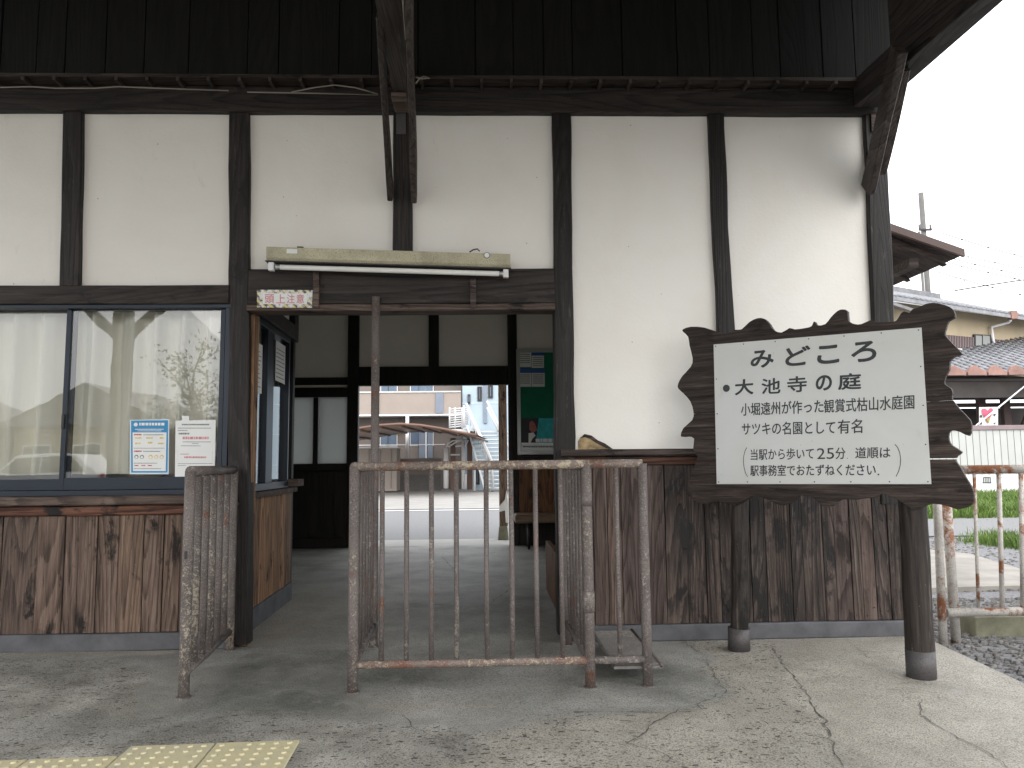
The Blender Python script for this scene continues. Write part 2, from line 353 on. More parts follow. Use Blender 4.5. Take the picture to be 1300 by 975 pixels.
m.l(df.outputs[0], a1.inputs[1]); m.l(tl_.outputs[0], a1.inputs[2]); m.l(a1.outputs[0], a2.inputs[1]); m.l(gg.outputs[0], a2.inputs[2]); m.l(a2.outputs[0], m.t.nodes['Material Output'].inputs[0]); M['frost'] = m.m
M['tray_grey'] = peeling('grey tray steel', (.13,.125,.12,1), (.30,.27,.22,1), .62, .68)

def leafmat(name, c1, c2):
    m = NM(name, .6, 0, .3); oi = m.n('ShaderNodeTexCoord')
    m.col(m.ramp(m.noise(oi.outputs['Object'], 3.0, 3), [(0.35, c1), (0.65, c2)])); m.b.inputs['Subsurface Weight'].default_value = 0.0
    return m.m
M['grass'] = leafmat('grass green', (.06,.11,.018,1), (.13,.20,.04,1))
M['leaf'] = leafmat('tree leaf', (.05,.075,.02,1), (.10,.14,.04,1))

# glass: thin pane, mostly clear, mirror part by Fresnel
m = NM('window glass'); m.t.nodes.remove(m.b)
tr = m.n('ShaderNodeBsdfTransparent'); gl = m.n('ShaderNodeBsdfGlossy'); gl.inputs['Roughness'].default_value = 0.0
tr.inputs[0].default_value = (.97,.985,.98,1); lw = m.n('ShaderNodeFresnel'); lw.inputs[0].default_value = 1.5
mxs = m.n('ShaderNodeMixShader'); f2 = m.math('ADD', m.math('MULTIPLY', lw.outputs[0], 1.5), 0.07)
wv = m.n('ShaderNodeBump'); wv.inputs['Strength'].default_value = .04; wv.inputs['Distance'].default_value = .02
m.l(m.noise(m.co((1,1,1), False), 2.5, 2), wv.inputs['Height']); m.l(wv.outputs[0], gl.inputs['Normal'])
m.l(f2, mxs.inputs[0]); m.l(tr.outputs[0], mxs.inputs[1]); m.l(gl.outputs[0], mxs.inputs[2])
m.l(mxs.outputs[0], m.t.nodes['Material Output'].inputs[0]); M['glass'] = m.m
# curtain
m = NM('cream curtain', .9, 0, .1); v = m.co((1,1,.15), False)
m.col(m.ramp(m.noise(v, 9, 4), [(0.3, (.74,.725,.64,1)), (0.7, (.85,.83,.75,1))])); M['curtain'] = m.m
# corrugated plastic tactile tile
m = NM('yellow tactile tile', .75, 0, .3); v = m.co((1,1,1))
c = m.mix(m.ramp(m.noise(v, 9, 6, .7), [(0.45, 0.0), (0.70, .8)]), (.56,.51,.32,1), (.46,.43,.34,1))
c = m.mix(m.ramp(m.noise(v, 60, 3, .7), [(0.62, 0.0), (0.72, .5)]), c, (.14,.13,.10,1)); m.col(c)
m.bump(m.noise(v, 90, 3), .25, .003); M['tactile'] = m.m
# hazard stripes (flat print)
m = NM('faded hazard print', .45, 0, .4); v = m.co((1,1,1), False); sx = m.n('ShaderNodeSeparateXYZ'); m.l(v, sx.inputs[0])
f = m.math('FRACT', m.math('MULTIPLY', m.math('ADD', sx.outputs[0], sx.outputs[2]), 24.0))
c = m.mix(m.ramp(f, [(0.46, 0.0), (0.50, 1.0)]), (.62,.52,.20,1), (.09,.09,.10,1))
c = m.mix(m.ramp(m.noise(v, 22, 5, .7), [(0.46, 0.0), (0.56, .95)]), c, (.72,.73,.74,1)); m.col(c); M['hazard'] = m.m

# platform concrete: attributes 'smooth' (trowelled patch) and 'tone' are painted on the slab as real repairs
m = NM('platform concrete', .9, 0, .25); v = m.co((1,1,1), False)
base = m.ramp(m.noise(v, 3.0, 7, .65, .3), [(0.32, (.20,.192,.168,1)), (0.50, (.33,.32,.285,1)), (0.68, (.50,.485,.44,1))])
smth = m.ramp(m.noise(v, 2.1, 6, .6, .5), [(0.32, (.20,.203,.185,1)), (0.50, (.32,.322,.297,1)), (0.70, (.46,.458,.43,1))])
c = m.mix(m.attr('smooth'), base, smth)
lite = m.ramp(m.noise(v, 4.3, 6, .65, .3), [(0.3, (.31,.285,.235,1)), (0.7, (.47,.44,.375,1))])
c = m.mix(m.attr('tone'), c, lite)
dmp_shade = m.math('MULTIPLY', m.attr('damp_shade'), m.ramp(m.noise(v, 6, 6, .7, .6), [(0.32, .45), (0.60, 1.0)]))  # one mask for the damp stains and the painted shade
c = m.mix(dmp_shade, c, m.mix(.66, c, (.050,.058,.048,1)))
fine_ = m.noise(v, 150, 3, .8)
c = m.mix(m.ramp(fine_, [(0.40, .75), (0.50, 0.0)]), c, (.05,.048,.042,1))
c = m.mix(m.ramp(fine_, [(0.56, 0.0), (0.68, .4)]), c, (.46,.44,.38,1))
# dark elongated aggregate stones
v2_ = m.co((1.0,2.1,1), False); dv = m.n('ShaderNodeVectorMath', operation='ADD'); m.l(v2_, dv.inputs[0])
nz = m.n('ShaderNodeTexNoise'); nz.inputs['Scale'].default_value = 9; m.l(v, nz.inputs[0])
sc3 = m.n('ShaderNodeVectorMath', operation='SCALE'); m.l(nz.outputs[1], sc3.inputs[0]); sc3.inputs['Scale'].default_value = .12; m.l(sc3.outputs[0], dv.inputs[1])
st = m.vor(dv.outputs[0], 27); stc = m.vor(dv.outputs[0], 27, out='Color')
sepc = m.n('ShaderNodeSeparateColor'); m.l(stc, sepc.inputs[0])
st2 = m.math('ADD', st, m.math('MULTIPLY', sepc.outputs[0], .42))
stm = m.ramp(st2, [(0.34, 1.0), (0.39, 0.0)])
stm = m.math('MULTIPLY', stm, m.math('SUBTRACT', 1.0, m.math('MULTIPLY', m.attr('smooth'), .93)))
c = m.mix(m.math('MULTIPLY', stm, .85), c, (.035,.034,.031,1))
sm2 = m.vor(v, 70); sc2 = m.vor(v, 70, out='Color'); s2 = m.n('ShaderNodeSeparateColor'); m.l(sc2, s2.inputs[0])
pm = m.ramp(m.math('ADD', sm2, m.math('MULTIPLY', s2.outputs[1], .5)), [(0.31, .8), (0.37, 0.0)])
pm = m.math('MULTIPLY', pm, m.math('SUBTRACT', 1.0, m.math('MULTIPLY', m.attr('smooth'), .75)))
c = m.mix(pm, c, (.06,.057,.05,1))
w_ = m.ramp(m.noise(v, 5, 7, .72, 1.8), [(0.54, 0.0), (0.66, .55)])
c = m.mix(w_, c, (.33,.32,.29,1))
m.col(c); m.rough(m.math('SUBTRACT', .92, m.math('MULTIPLY', m.attr('smooth'), .42)))
h = m.math('SUBTRACT', m.math('ADD', m.math('MULTIPLY', fine_, .5), m.math('MULTIPLY', m.noise(v, 14, 5), .9)), m.math('MULTIPLY', m.math('ADD', stm, pm), .7))
m.bump(h, .8, .008); M['platform'] = m.m
M['crack'] = solid('crack grit', (.085,.08,.07,1), .95, 0, .4, 40, .3)
M['lime_line'] = solid('pale cement seam', (.30,.30,.28,1), .95, 0, .3, 30, .3)
M['stone'] = solid('ballast stone', (.13,.125,.12,1), .9, 0, .45, 12, .3)
#__PART2__
# ------------------------------------------------------------ lettering
def glyphs(s, offset=0.0, extrude=0.0):
    cu = bpy.data.curves.new('text', 'FONT'); cu.body = s; cu.size = 1.0; cu.offset = offset; cu.resolution_u = 5
    ob = bpy.data.objects.new('text', cu); col.objects.link(ob)
    bpy.context.view_layer.update()
    me = bpy.data.meshes.new_from_object(ob.evaluated_get(bpy.context.evaluated_depsgraph_get()))
    vs = [v.co.copy() for v in me.vertices]; fs = [tuple(p.vertices) for p in me.polygons]
    bpy.data.objects.remove(ob); bpy.data.curves.remove(cu); bpy.data.meshes.remove(me)
    return vs, fs
def stroke_copies(mb, vs, fs, P00, ex, ey, n, h, rad):
    # thicken brushed strokes: the same outline laid again round a small circle
    k = 10 if rad > 0 else 0
    mb.add([P00+ex*v[0]+ey*v[1]+n*(h+.0004) for v in vs], fs)
    for i in range(k):
        t = 2*math.pi*i/k; o = ex.normalized()*math.cos(t)*rad+ey.normalized()*math.sin(t)*rad
        mb.add([P00+ex*v[0]+ey*v[1]+o+n*(h+.00003*i) for v in vs], fs)
def lettering(s, P00, P10, P01, nrm, mat, parent, name='lettering', offset=0.0, h=0.002):
    vs, fs = glyphs(s, 0.0)
    if not vs: return None
    x0 = min(v.x for v in vs); x1 = max(v.x for v in vs); y0 = min(v.y for v in vs); y1 = max(v.y for v in vs)
    P00, P10, P01 = Vector(P00), Vector(P10), Vector(P01); n = Vector(nrm)
    ex, ey = P10-P00, P01-P00; rad = offset*ey.length/(y1-y0); kx = 1-2*rad/ex.length; ky = 1-2*rad/ey.length
    P0 = P00+ex.normalized()*rad+ey.normalized()*rad
    mb = MB(); stroke_copies(mb, [((v.x-x0)/(x1-x0), (v.y-y0)/(y1-y0)) for v in vs], fs, P0, ex*kx, ey*ky, n, h, rad)
    return mb.build(name, mat, parent, fixn=False)

# ------------------------------------------------------------ THE SETTING: ground
D = 4.40
def inpoly(X, Y, poly):
    ins = np.zeros(X.shape, bool); n = len(poly); j = n-1
    for i in range(n):
        xi, yi = poly[i]; xj, yj = poly[j]
        c = ((yi > Y) != (yj > Y)) & (X < (xj-xi)*(Y-yi)/(yj-yi+1e-12)+xi)
        ins ^= c; j = i
    return ins
edge0 = Vector(G(1180, 812)+(0,)); edge1 = Vector(G(1300, 868)+(0,)); ed = (edge1-edge0)
def edge_x(y): return edge0.x + ed.x*(y-edge0.y)/ed.y           # right edge of the platform slab
def platform():
    ys = np.concatenate([np.arange(-2.6, 1.9, .25), np.arange(1.9, 6.0, .022), np.arange(6.0, 9.62, .1), [9.62]])
    nx = 330; V = []; SM = []; TN = []; 
    X = np.zeros((len(ys), nx+1)); Y = np.zeros_like(X)
    for i, y in enumerate(ys):
        xr = edge_x(y) if y < edge0.y else edge0.x-0.1
        xr = min(xr, 4.6) if y > 0 else 4.6
        if y > 4.7: xr = 2.42
        X[i] = np.linspace(-5.2, xr, nx+1); Y[i] = y
    rs = np.random.RandomState(5)
    def vn(sx, sy, seed):
        r = np.random.RandomState(seed).rand(96, 96); u = (X*sx+40) % 95; v = (Y*sy+40) % 95
        iu = u.astype(int); iv = v.astype(int); fu = u-iu; fv = v-iv; fu = fu*fu*(3-2*fu); fv = fv*fv*(3-2*fv)
        return (r[iv,iu]*(1-fu)+r[iv,iu+1]*fu)*(1-fv)+(r[iv+1,iu]*(1-fu)+r[iv+1,iu+1]*fu)*fv
    jx = (vn(6,6,1)-.5)*.10+(vn(18,18,2)-.5)*.05; jy = (vn(6,6,3)-.5)*.10+(vn(18,18,4)-.5)*.05
    def P(pts): return [G(*p) for p in pts]
    patch = P([(0,826),(0,838),(150,836),(200,850),(170,880),(172,905),(232,915),(330,905),(450,915),(620,925),(728,904),(795,904),(850,906),(889,897),(889,893),(921,878),(911,862),(894,834),(860,808),(600,700),(300,700),(225,800)])
    room = inpoly(X, Y, [(-6,4.45),(3,4.45),(3,10),(-6,10)])
    sm = inpoly(X+jx, Y+jy, patch) | room
    lite = inpoly(X+jx, Y+jy, P([(860,812),(894,834),(921,878),(890,900),(800,905),(640,930),(560,985),(560,1300),(2600,1300),(1400,900),(1180,806)]))
    smooth_right = inpoly(X+jx*.6, Y+jy*.6, P([(978,808),(997,845),(1022,878),(1036,905),(1050,935),(1071,985),(1071,1300),(2600,1300),(1400,900),(1180,800)]))
    seam = inpoly(X, Y+jy*.2, P([(0,829),(0,836),(228,830),(228,823)]))
    def blur(a, k=2):
        a = a.astype(float)
        for _ in range(k):
            a = (a+np.roll(a,1,0)+np.roll(a,-1,0)+np.roll(a,1,1)+np.roll(a,-1,1))/5
        return a
    SM = np.clip(blur(sm)*.95 + blur(smooth_right)*.82 + (vn(1.6,1.6,9) > .72)*.25, 0, 1)
    TN = np.clip(blur(lite, 4)*.75 + blur(smooth_right, 4)*.12 + blur(seam)*.9, 0, 1)*(1-blur(sm, 2)*.85)
    dust = blur(inpoly(X+jx, Y+jy, P([(303,818),(366,766),(400,735),(436,745),(430,790),(350,822)])), 12)*.55
    pale = blur(inpoly(X+jx, Y+jy, P([(120,905),(190,862),(262,852),(250,880),(225,905),(160,915)])), 6)*.3 + blur(inpoly(X+jx, Y+jy, P([(440,900),(470,885),(560,890),(640,880),(640,905),(520,912)])), 6)*.4
    def dz(pts, k): return blur(inpoly(X+jx, Y+jy, P(pts)), k)
    DPS = dz([(250,905),(262,880),(300,835),(345,830),(440,826),(450,880),(460,905),(380,900),(330,912)], 14)*.75 + dz([(447,842),(560,846),(558,862),(500,870),(452,868)], 6)*.9 + dz([(735,850),(758,862),(800,862),(838,850),(830,838),(760,836)], 6)*.9 + dz([(560,800),(700,790),(735,835),(600,838)], 16)*.5  # damp stains, and shade painted in at the barrier foot and under the tray
    DPS += dz([(560,862),(700,872),(740,880),(690,905),(600,900)], 14)*.35 + dz([(0,832),(110,836),(200,850),(120,870),(0,866)], 14)*.35 + dz([(1150,862),(1195,866),(1200,875),(1150,872)], 5)*.6 + dz([(440,770),(700,735),(710,790),(560,800),(450,830)], 12)*.30
    edge_ = blur(sm, 6); DPS += (4*edge_*(1-edge_))*.35*(vn(3,3,31) > .45)
    DPS = np.clip(DPS + (vn(.9,.9,33) > .66)*.25, 0, 1)
    TN = np.clip(np.maximum(TN, np.maximum(dust+pale, blur(seam, 1)*.9)), 0, 1)
    Z = (vn(1.1,1.1,21)-.5)*.008 + (vn(7,7,22)-.5)*.002 - blur(sm, 2)*(-.002)
    Z[Y > 4.45] *= .3
    V = np.stack([X, Y, Z], -1).reshape(-1, 3); nr = len(ys); idx = np.arange(nr*(nx+1)).reshape(nr, nx+1)
    q = np.stack([idx[:-1,:-1], idx[:-1,1:], idx[1:,1:], idx[1:,:-1]], -1).reshape(-1, 4)
    me = bpy.data.meshes.new('platform'); me.from_pydata(V.tolist(), [], q.tolist()); me.materials.append(M['platform'])
    me.polygons.foreach_set('use_smooth', [True]*len(me.polygons))
    a = me.attributes.new('smooth', 'FLOAT', 'POINT'); a.data.foreach_set('value', SM.reshape(-1))
    a = me.attributes.new('tone', 'FLOAT', 'POINT'); a.data.foreach_set('value', TN.reshape(-1))
    a = me.attributes.new('damp_shade', 'FLOAT', 'POINT'); a.data.foreach_set('value', DPS.reshape(-1))
    me.update(); o = bpy.data.objects.new('platform', me); col.objects.link(o)
    tag(o, 'worn concrete platform with dark patches and long cracks', kind='structure')
    # slab side
    mb = MB(); yy = np.linspace(-2.6, edge0.y, 24)
    for a, b in zip(yy[:-1], yy[1:]):
        xa, xb = min(edge_x(a), 4.6), min(edge_x(b), 4.6)
        mb.add([(xa,a,-.0),(xb,b,-.0),(xb,b,-.3),(xa,a,-.3)], [(0,1,2,3)])
    mb.box(-5.2, 4.6, -2.75, -2.6, -.9, .0)
    mb.build('slab_edge', M['path'], o)
    return o
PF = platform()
def crack(pts, wmax, seed, mat='crack', z=.0035, name='crack'):
    rnd = random.Random(seed); mb = MB(); P = [Vector(G(*p)+(0,)) for p in pts]; Q = []
    for a, b in zip(P[:-1], P[1:]):
        n = max(2, int((b-a).length/.03))
        for k in range(n): Q.append(a.lerp(b, k/n)+Vector((rnd.gauss(0,.006), rnd.gauss(0,.006), 0)))
    Q.append(P[-1]); vs = []; fs = []
    for i, q in enumerate(Q):
        d = (Q[min(i+1,len(Q)-1)]-Q[max(i-1,0)]).normalized(); nn = Vector((-d.y, d.x, 0))
        t = i/(len(Q)-1); ww = wmax*.62*(.2+rnd.random()*1.0)*min(1, .25+6*t*(1-t))
        vs += [(q.x+nn.x*ww, q.y+nn.y*ww, z+.004*noise.noise(q*3)), (q.x-nn.x*ww, q.y-nn.y*ww, z+.004*noise.noise(q*3))]
    for i in range(len(Q)-1): fs.append((2*i, 2*i+1, 2*i+3, 2*i+2))
    mb.add(vs, fs); return mb.build(name, M[mat], PF)
for i, (p, wd) in enumerate([
    ([(978,818),(995,845),(1022,878),(1034,899),(1046,916),(1055,943),(1073,980)], .006),
    ([(1170,889),(1168,905),(1185,921),(1219,938),(1249,953),(1282,978)], .004),
    ([(894,834),(911,862),(921,878),(889,895),(890,902),(860,905),(822,905),(795,904),(728,904)], .0045),
    ([(870,898),(833,916),(816,933),(795,943),(836,956),(870,972)], .004),
    ([(509,907),(528,927),(565,939),(606,949),(646,950)], .003),
    ([(860,808),(894,834)], .003), ([(1075,810),(1100,835),(1128,842),(1150,830)], .002),
    ([(620,768),(660,740),(707,734)], .005), ([(491,775),(552,768),(590,767)], .006), ([(560,705),(575,722),(610,728)], .005),
    ([(646,950),(720,958),(800,942)], .002)]):
    crack(p, wd, i)
crack([(303,822),(318,826),(338,829),(389,828),(440,819)], .006, 30, 'lime_line', name='seam')
crack([(0,822),(110,824),(228,816)], .006, 31, 'lime_line', name='seam')
crack([(770,806),(900,803),(1146,801)], .006, 32, 'lime_line', name='seam')
crack([(172,880),(178,902),(225,912)], .004, 33, 'lime_line', name='seam')
crack([(302,826),(262,850),(252,872),(228,905)], .003, 34, 'lime_line', name='seam')

# far ground, in sheets
def sheet(name, poly, z, mat, label=None, kind='structure', cat=None):
    mb = MB(); mb.poly([(x, y, z) for x, y in poly], (0,0,-.003)); o = mb.build(name, M[mat]); return tag(o, label, cat, kind=kind)
sheet('ground', [(-400,-400),(400,-400),(400,400),(-400,400)], -.16, 'earth')
sheet('station_road', [(-60,10.5),(2.8,10.5),(60,10.5),(60,18.2),(-60,18.2)], -.06, 'asphalt')
sheet('road_edge_line', [(-60,17.6),(60,17.6),(60,17.85),(-60,17.85)], -.052, 'road_paint')
sheet('yard', [(-60,18.2),(14,18.2),(14,60),(-60,60)], -.05, 'lot')
th = bx('threshold_step', M['step'], None, -3.2, 2.42, 9.62, 10.45, -.16, -.006, .01); tag(th, kind='structure')
# right of the platform: ballast, path, gravel
sheet('gravel_yard', [(1.5,-2.6),(60,-2.6),(60,40),(2.42,40),(2.42,4.9)], -.075, 'gravel_flat')
p4 = [G(1150,700,-.07), G(1300,727,-.07), G(1500,770,-.07), G(1600,800,-.07), G(1300,745,-.07), G(1140,745,-.07)]
pa = bpy.data.objects
mb = MB(); mb.poly([(x, y, -.035) for x, y in [G(1140,694,-.04), G(1230,703,-.04), G(1300,724,-.04), G(1420,760,-.04), G(1420,790,-.04), G(1300,744,-.04), G(1140,748,-.04)]], (0,0,-.04))
tag(mb.build('path', M['path']), kind='structure')

# ballast stones and crumbs
def stones(name, n, region, smin, smax, z, label, seed):
    rnd = random.Random(seed); mb = MB(); c = 0
    while c < n:
        x, y = region(rnd)
        s_ = rnd.uniform(smin, smax); a = rnd.uniform(0, 6.28); h = s_*rnd.uniform(.35, .7)
        ring = []; k = 5
        for i in range(k):
            t = a+2*math.pi*i/k; r = s_*rnd.uniform(.6, 1.1); ring.append((x+math.cos(t)*r*1.25, y+math.sin(t)*r, z))
        up = [(x+(q[0]-x)*.62, y+(q[1]-y)*.62, z+h*rnd.uniform(.7,1.2)) for q in ring]
        vs = ring+up; fs = [(i, (i+1) % k, k+(i+1) % k, k+i) for i in range(k)]+[tuple(k+i for i in range(k))]
        mb.add(vs, fs); c += 1
    return tag(mb.build(name, M['stone'], fixn=False), label, 'gravel', kind='stuff')
def reg_ballast(rnd):
    while True:
        x = rnd.uniform(2.3, 6.0); y = rnd.uniform(2.0, 5.9)
        if y < edge0.y and x < edge_x(y)+.03: continue
        if y >= edge0.y and x < 2.45: continue
        return x, y
stones('ballast', 9000, reg_ballast, .008, .028, -.072, 'dark angular ballast beside the platform edge', 3)
def reg_crumb(rnd): return rnd.uniform(2.6, 12), 6.2+rnd.random()**1.5*8
stones('gravel', 7000, reg_crumb, .010, .026, -.074, 'loose grey gravel beyond the concrete path', 4)

def grass(name, n, region, h0, h1, label, seed, mat='grass', z=-.075, wd=.006):
    rnd = random.Random(seed); vs = []; fs = []
    for i in range(n):
        x, y, hk = region(rnd); h = rnd.uniform(h0, h1)*hk; a = rnd.uniform(0, 6.28); lx, ly = rnd.gauss(0,.35)*h, rnd.gauss(0,.35)*h
        wx, wy = math.cos(a)*wd, math.sin(a)*wd; b = len(vs)
        vs += [(x-wx,y-wy,z),(x+wx,y+wy,z),(x+lx*.4+wx*.6,y+ly*.4+wy*.6,z+h*.65),(x+lx*.4-wx*.6,y+ly*.4-wy*.6,z+h*.65),(x+lx,y+ly,z+h)]
        fs += [(b,b+1,b+2,b+3),(b+3,b+2,b+4)]
    mb = MB(); mb.add(vs, fs); return tag(mb.build(name, M[mat], fixn=False), label, 'grass', kind='stuff')
def reg_strip(rnd):
    y = rnd.uniform(13.4, 21.6); return rnd.uniform(y*.53, y*.72+1), y, .8+.5*noise.noise(Vector((y, 2, 0)))
grass('grass', 16000, reg_strip, .10, .30, 'bright green grass strip in front of the ribbed white fence', 6, wd=.013)
cl = [G(1262,690,-.07), G(1278,684,-.07), G(1292,694,-.07), G(1315,690,-.07), G(1340,694,-.07)]
def reg_patch(rnd):
    c = rnd.choice(cl); r = abs(rnd.gauss(0, .16)); return c[0]+rnd.gauss(0,.14), c[1]+rnd.gauss(0,.22), 1.0
grass('grass_patch', 2600, reg_patch, .04, .15, 'small tuft of green grass growing out of the grey gravel', 7)
def reg_weeds(rnd):
    c = rnd.choice([(2.75,4.75),(3.0,4.9),(3.3,5.0)]); return c[0]+rnd.gauss(0,.05), c[1]+rnd.gauss(0,.04), 1.0

# ------------------------------------------------------------ STATION BUILDING
ST = empty('station_building', (0, D, 0), 'old wooden station building with white plaster panels and dark timber frame', 'building')
WZ = Vector((0,0,1)); WX = Vector((1,0,0))
def upright(xl0, xr0, y0, xl1, xr1, y1, Yf=D, dep=.11, mat='timber_z', name='post', seed=0, wob=.004, parent=None):
    a = F((xl0+xr0)/2, y0, Yf); b = F((xl1+xr1)/2, y1, Yf); wd = F(xr0, y0, Yf)[0]-F(xl0, y0, Yf)[0]; w1 = F(xr1, y1, Yf)[0]-F(xl1, y1, Yf)[0]
    return MB().timber((b[0], Yf+dep/2, b[1]), (a[0], Yf+dep/2, a[1]), (w1+wd)/2, dep, WX, wob, seed=seed).build(name, M[mat], parent or ST)
upright(80,104,134, 74,100,372, seed=1)
upright(291,316,134, 287,314,819, seed=2, wob=.007)
upright(499,524,136, 499,523,350, seed=3)
upright(701,725,136, 708,734,806, seed=4, wob=.006)
upright(899,918,136, 917,939,576, seed=5, wob=.010, dep=.08)
upright(1097,1125,134, 1120,1146,640, seed=6, wob=.006)
# far-left posts outside the frame keep the wall going
for x in (-3.35, -4.3): MB().timber((x, D+.055, 1.9), (x, D+.055, 3.02), .11, .11).build('post', M['timber_z'], ST)
# level timbers
def level(x0, x1, z0, z1, Yf, dep, name='beam', mat='timber_x', seed=0, wob=.003):
    return MB().timber((x0, Yf+dep/2, (z0+z1)/2), (x1, Yf+dep/2, (z0+z1)/2), z1-z0, dep, WZ, wob, seed=seed).build(name, M[mat], ST)
zb0 = 3.135; zb1 = 3.26
bz0 = F(650,142,4.38)[1]; bz1 = F(650,112,4.38)[1]
level(-5.2, F(1128,125,4.38)[0], bz0, bz1+.01, 4.38, .14, seed=7)
hz0 = F(150,386,4.39)[1]; hz1 = F(150,362,4.39)[1]
level(-5.2, F(290,370,4.39)[0], hz0, hz1, 4.39, .10, seed=8)
lx0 = F(315,360,4.39)[0]; lx1 = F(704,360,4.39)[0]
lz1 = F(510,341,4.39)[1]; lz0 = F(510,386,4.39)[1]; lz00 = F(510,394,4.37)[1]
level(lx0, lx1, lz0, lz1, 4.39, .14, 'lintel', seed=9)
level(lx0, lx1, lz00, lz0-.002, 4.372, .15, 'lintel_trim', 'cap_wood', seed=10)
for px in (401.5, 600.5):
    a = F(px, 342, 4.36); b = F(px, 391, 4.36)
    bx('lamp_batten', M['cap_wood'], ST, a[0]-.017, a[0]+.017, 4.358, 4.388, b[1], a[1], .002)
# ledge over the beam and its battens, then the blackened board wall
lez = bz1+.012; rx = F(1139,50,4.305)[0]
bx('eave_ledge', M['timber_x'], ST, -5.2, rx, 4.29, 4.5, lez, lez+.02)
x = -5.1
while x < 2.25:
    bx('batten', M['timber_y'], ST, x, x+.018, 4.285, 4.385, lez-.024, lez-.002); x += .175
x = -5.2; rnd = random.Random(8)
while x < rx-.02:
    wd = rnd.uniform(.15, .36); x1 = min(rx, x+wd)
    if rx-x1 < .12: x1 = rx
    dy = rnd.uniform(0, .008)
    bx('eave_board', M['black_board'], ST, x+.0025, x1-.0025, 4.305+dy, 4.33+dy, lez+.022, 4.7, .003); x = x1
bx('eave_backing', M['black_board'], ST, -5.2, rx, 4.345, 4.355, lez+.022, 4.7)
# plaster panels, one each
pz0, pz1 = hz1-.01, bz0+.01
def ppanel(x0, x1, z0, z1, Y=4.435): bx('plaster_panel', M['plaster'], ST, x0, x1, Y, Y+.07, z0, z1)
f = lambda px, py=250: F(px, py, 4.44)[0]
ppanel(-5.2, -4.31, pz0, pz1); ppanel(-4.29, -3.36, pz0, pz1)
ppanel(-3.34, f(88), pz0, pz1); ppanel(f(92), f(301), pz0, pz1)
ppanel(f(305), f(509), lz1-.01, pz1); ppanel(f(513), f(711), lz1-.01, pz1)
wz = F(800,575,4.42)[1]
ppanel(f(716), f(914,420), wz-.02, pz1); ppanel(f(920,250), f(1124,300), wz-.02, pz1, 4.438)
# broken plaster corner with daub showing
pts = [(734,572),(734,560),(737,555),(742,553),(750,555),(757,560),(766,564),(772,569),(782,572)]
MB().poly([(F(a,b,4.43)[0], 4.430, F(a,b,4.43)[1]) for a, b in pts], (0,.01,0)).build('daub_patch', M['sand'], ST)
pts2 = [(737,556),(742,551),(751,553),(759,559),(768,563),(778,570),(772,570),(764,566),(756,562),(749,557),(742,555)]
MB().poly([(F(a,b,4.43)[0], 4.427, F(a,b,4.43)[1]) for a, b in pts2], (0,.004,0)).build('plaster_flake', M['cap_wood'], ST)

def planks(x0, x1, z0, z1, Yf, mats, wmin, wmax, parent, seed, widths=None, name='plank', th=.018):
    rnd = random.Random(seed); x = x0; i = 0
    while x < x1-.01:
        wd = widths[i] if widths and i < len(widths) else rnd.uniform(wmin, wmax)
        xe = min(x1, x+wd)
        if x1-xe < .05: xe = x1
        dy = rnd.uniform(0, .006); mt = mats if isinstance(mats, str) else mats(x, xe)
        lean = rnd.gauss(0, .0015)
        c = [(x+.0015,Yf+dy,z0),(xe-.0015,Yf+dy,z0),(xe-.0015,Yf+dy+th,z0),(x+.0015,Yf+dy+th,z0),
             (x+.0015+lean,Yf+dy,z1),(xe-.0015+lean,Yf+dy,z1),(xe-.0015+lean,Yf+dy+th,z1),(x+.0015+lean,Yf+dy+th,z1)]
        MB().hexa(c).build(name, M[mt], parent, .002); x = xe; i += 1
# left wainscot
wl = bx('wainscot', M['room_timber'], ST, -5.2, F(292,700,4.44)[0], 4.43, 4.45, .10, .80)
lp0 = F(0,806,4.405)[1]; lp1 = F(0,655,4.405)[1]
jl = [F(p, 730, 4.405)[0] for p in (0,45,80,98,122,149,181,206,227,250,270,290)]
planks(-5.2, jl[0], lp0, lp1, 4.405, 'plank_left', .1, .2, wl, 1)
planks(jl[0], jl[-1], lp0, lp1, 4.405, lambda a, b: 'plank_mid' if abs(a-jl[7]) < .01 or abs(a-jl[5]) < .01 else 'plank_left', .1, .2, wl, 2, [b-a for a, b in zip(jl[:-1], jl[1:])])
sz0 = F(100,655,4.39)[1]; sz1 = F(100,642,4.39)[1]; sz2 = F(100,630,4.36)[1]
level(-5.2, F(290,640,4.39)[0], sz0, sz1, 4.39, .06, 'sill_rail', 'sill_wood', 11)
level(-5.2, F(290,640,4.36)[0], sz1+.002, sz2, 4.355, .09, 'sill', 'cap_wood', 12)
level(-5.2, F(292,815,4.38)[0], .0, lp0-.002, 4.385, .10, 'ground_sill', 'grey_sill', 13)
# right wainscot
rx0 = F(733,700,4.41)[0]; rx1 = F(1148,700,4.41)[0]
wr = bx('wainscot', M['room_timber'], ST, rx0-.02, rx1, 4.43, 4.45, .10, 1.02)
rz0 = F(950,790,4.41)[1]; rz1 = F(800,591,4.41)[1]; rz2 = F(800,579,4.40)[1]; rz3 = F(800,570,4.36)[1]
jr = [F(p, 700, 4.41)[0] for p in (733,754,772,790,812,845,872,896,914,929,953,972,1004,1019,1045,1060,1080,1093,1110,1128,1148)]
planks(jr[0], jr[-1], rz0, rz1, 4.405, lambda a, b: 'plank_brown' if a < jr[5]-.01 else ('plank_brown' if random.random() < .18 else 'plank_right'), .1, .2, wr, 3, [b-a for a, b in zip(jr[:-1], jr[1:])])
level(rx0, rx1, rz1+.001, rz2, 4.398, .04, 'wainscot_rail', 'sill_wood', 14)
level(F(712,572,4.36)[0], rx1, rz2+.001, rz3, 4.362, .08, 'wainscot_cap', 'cap_wood', 15)
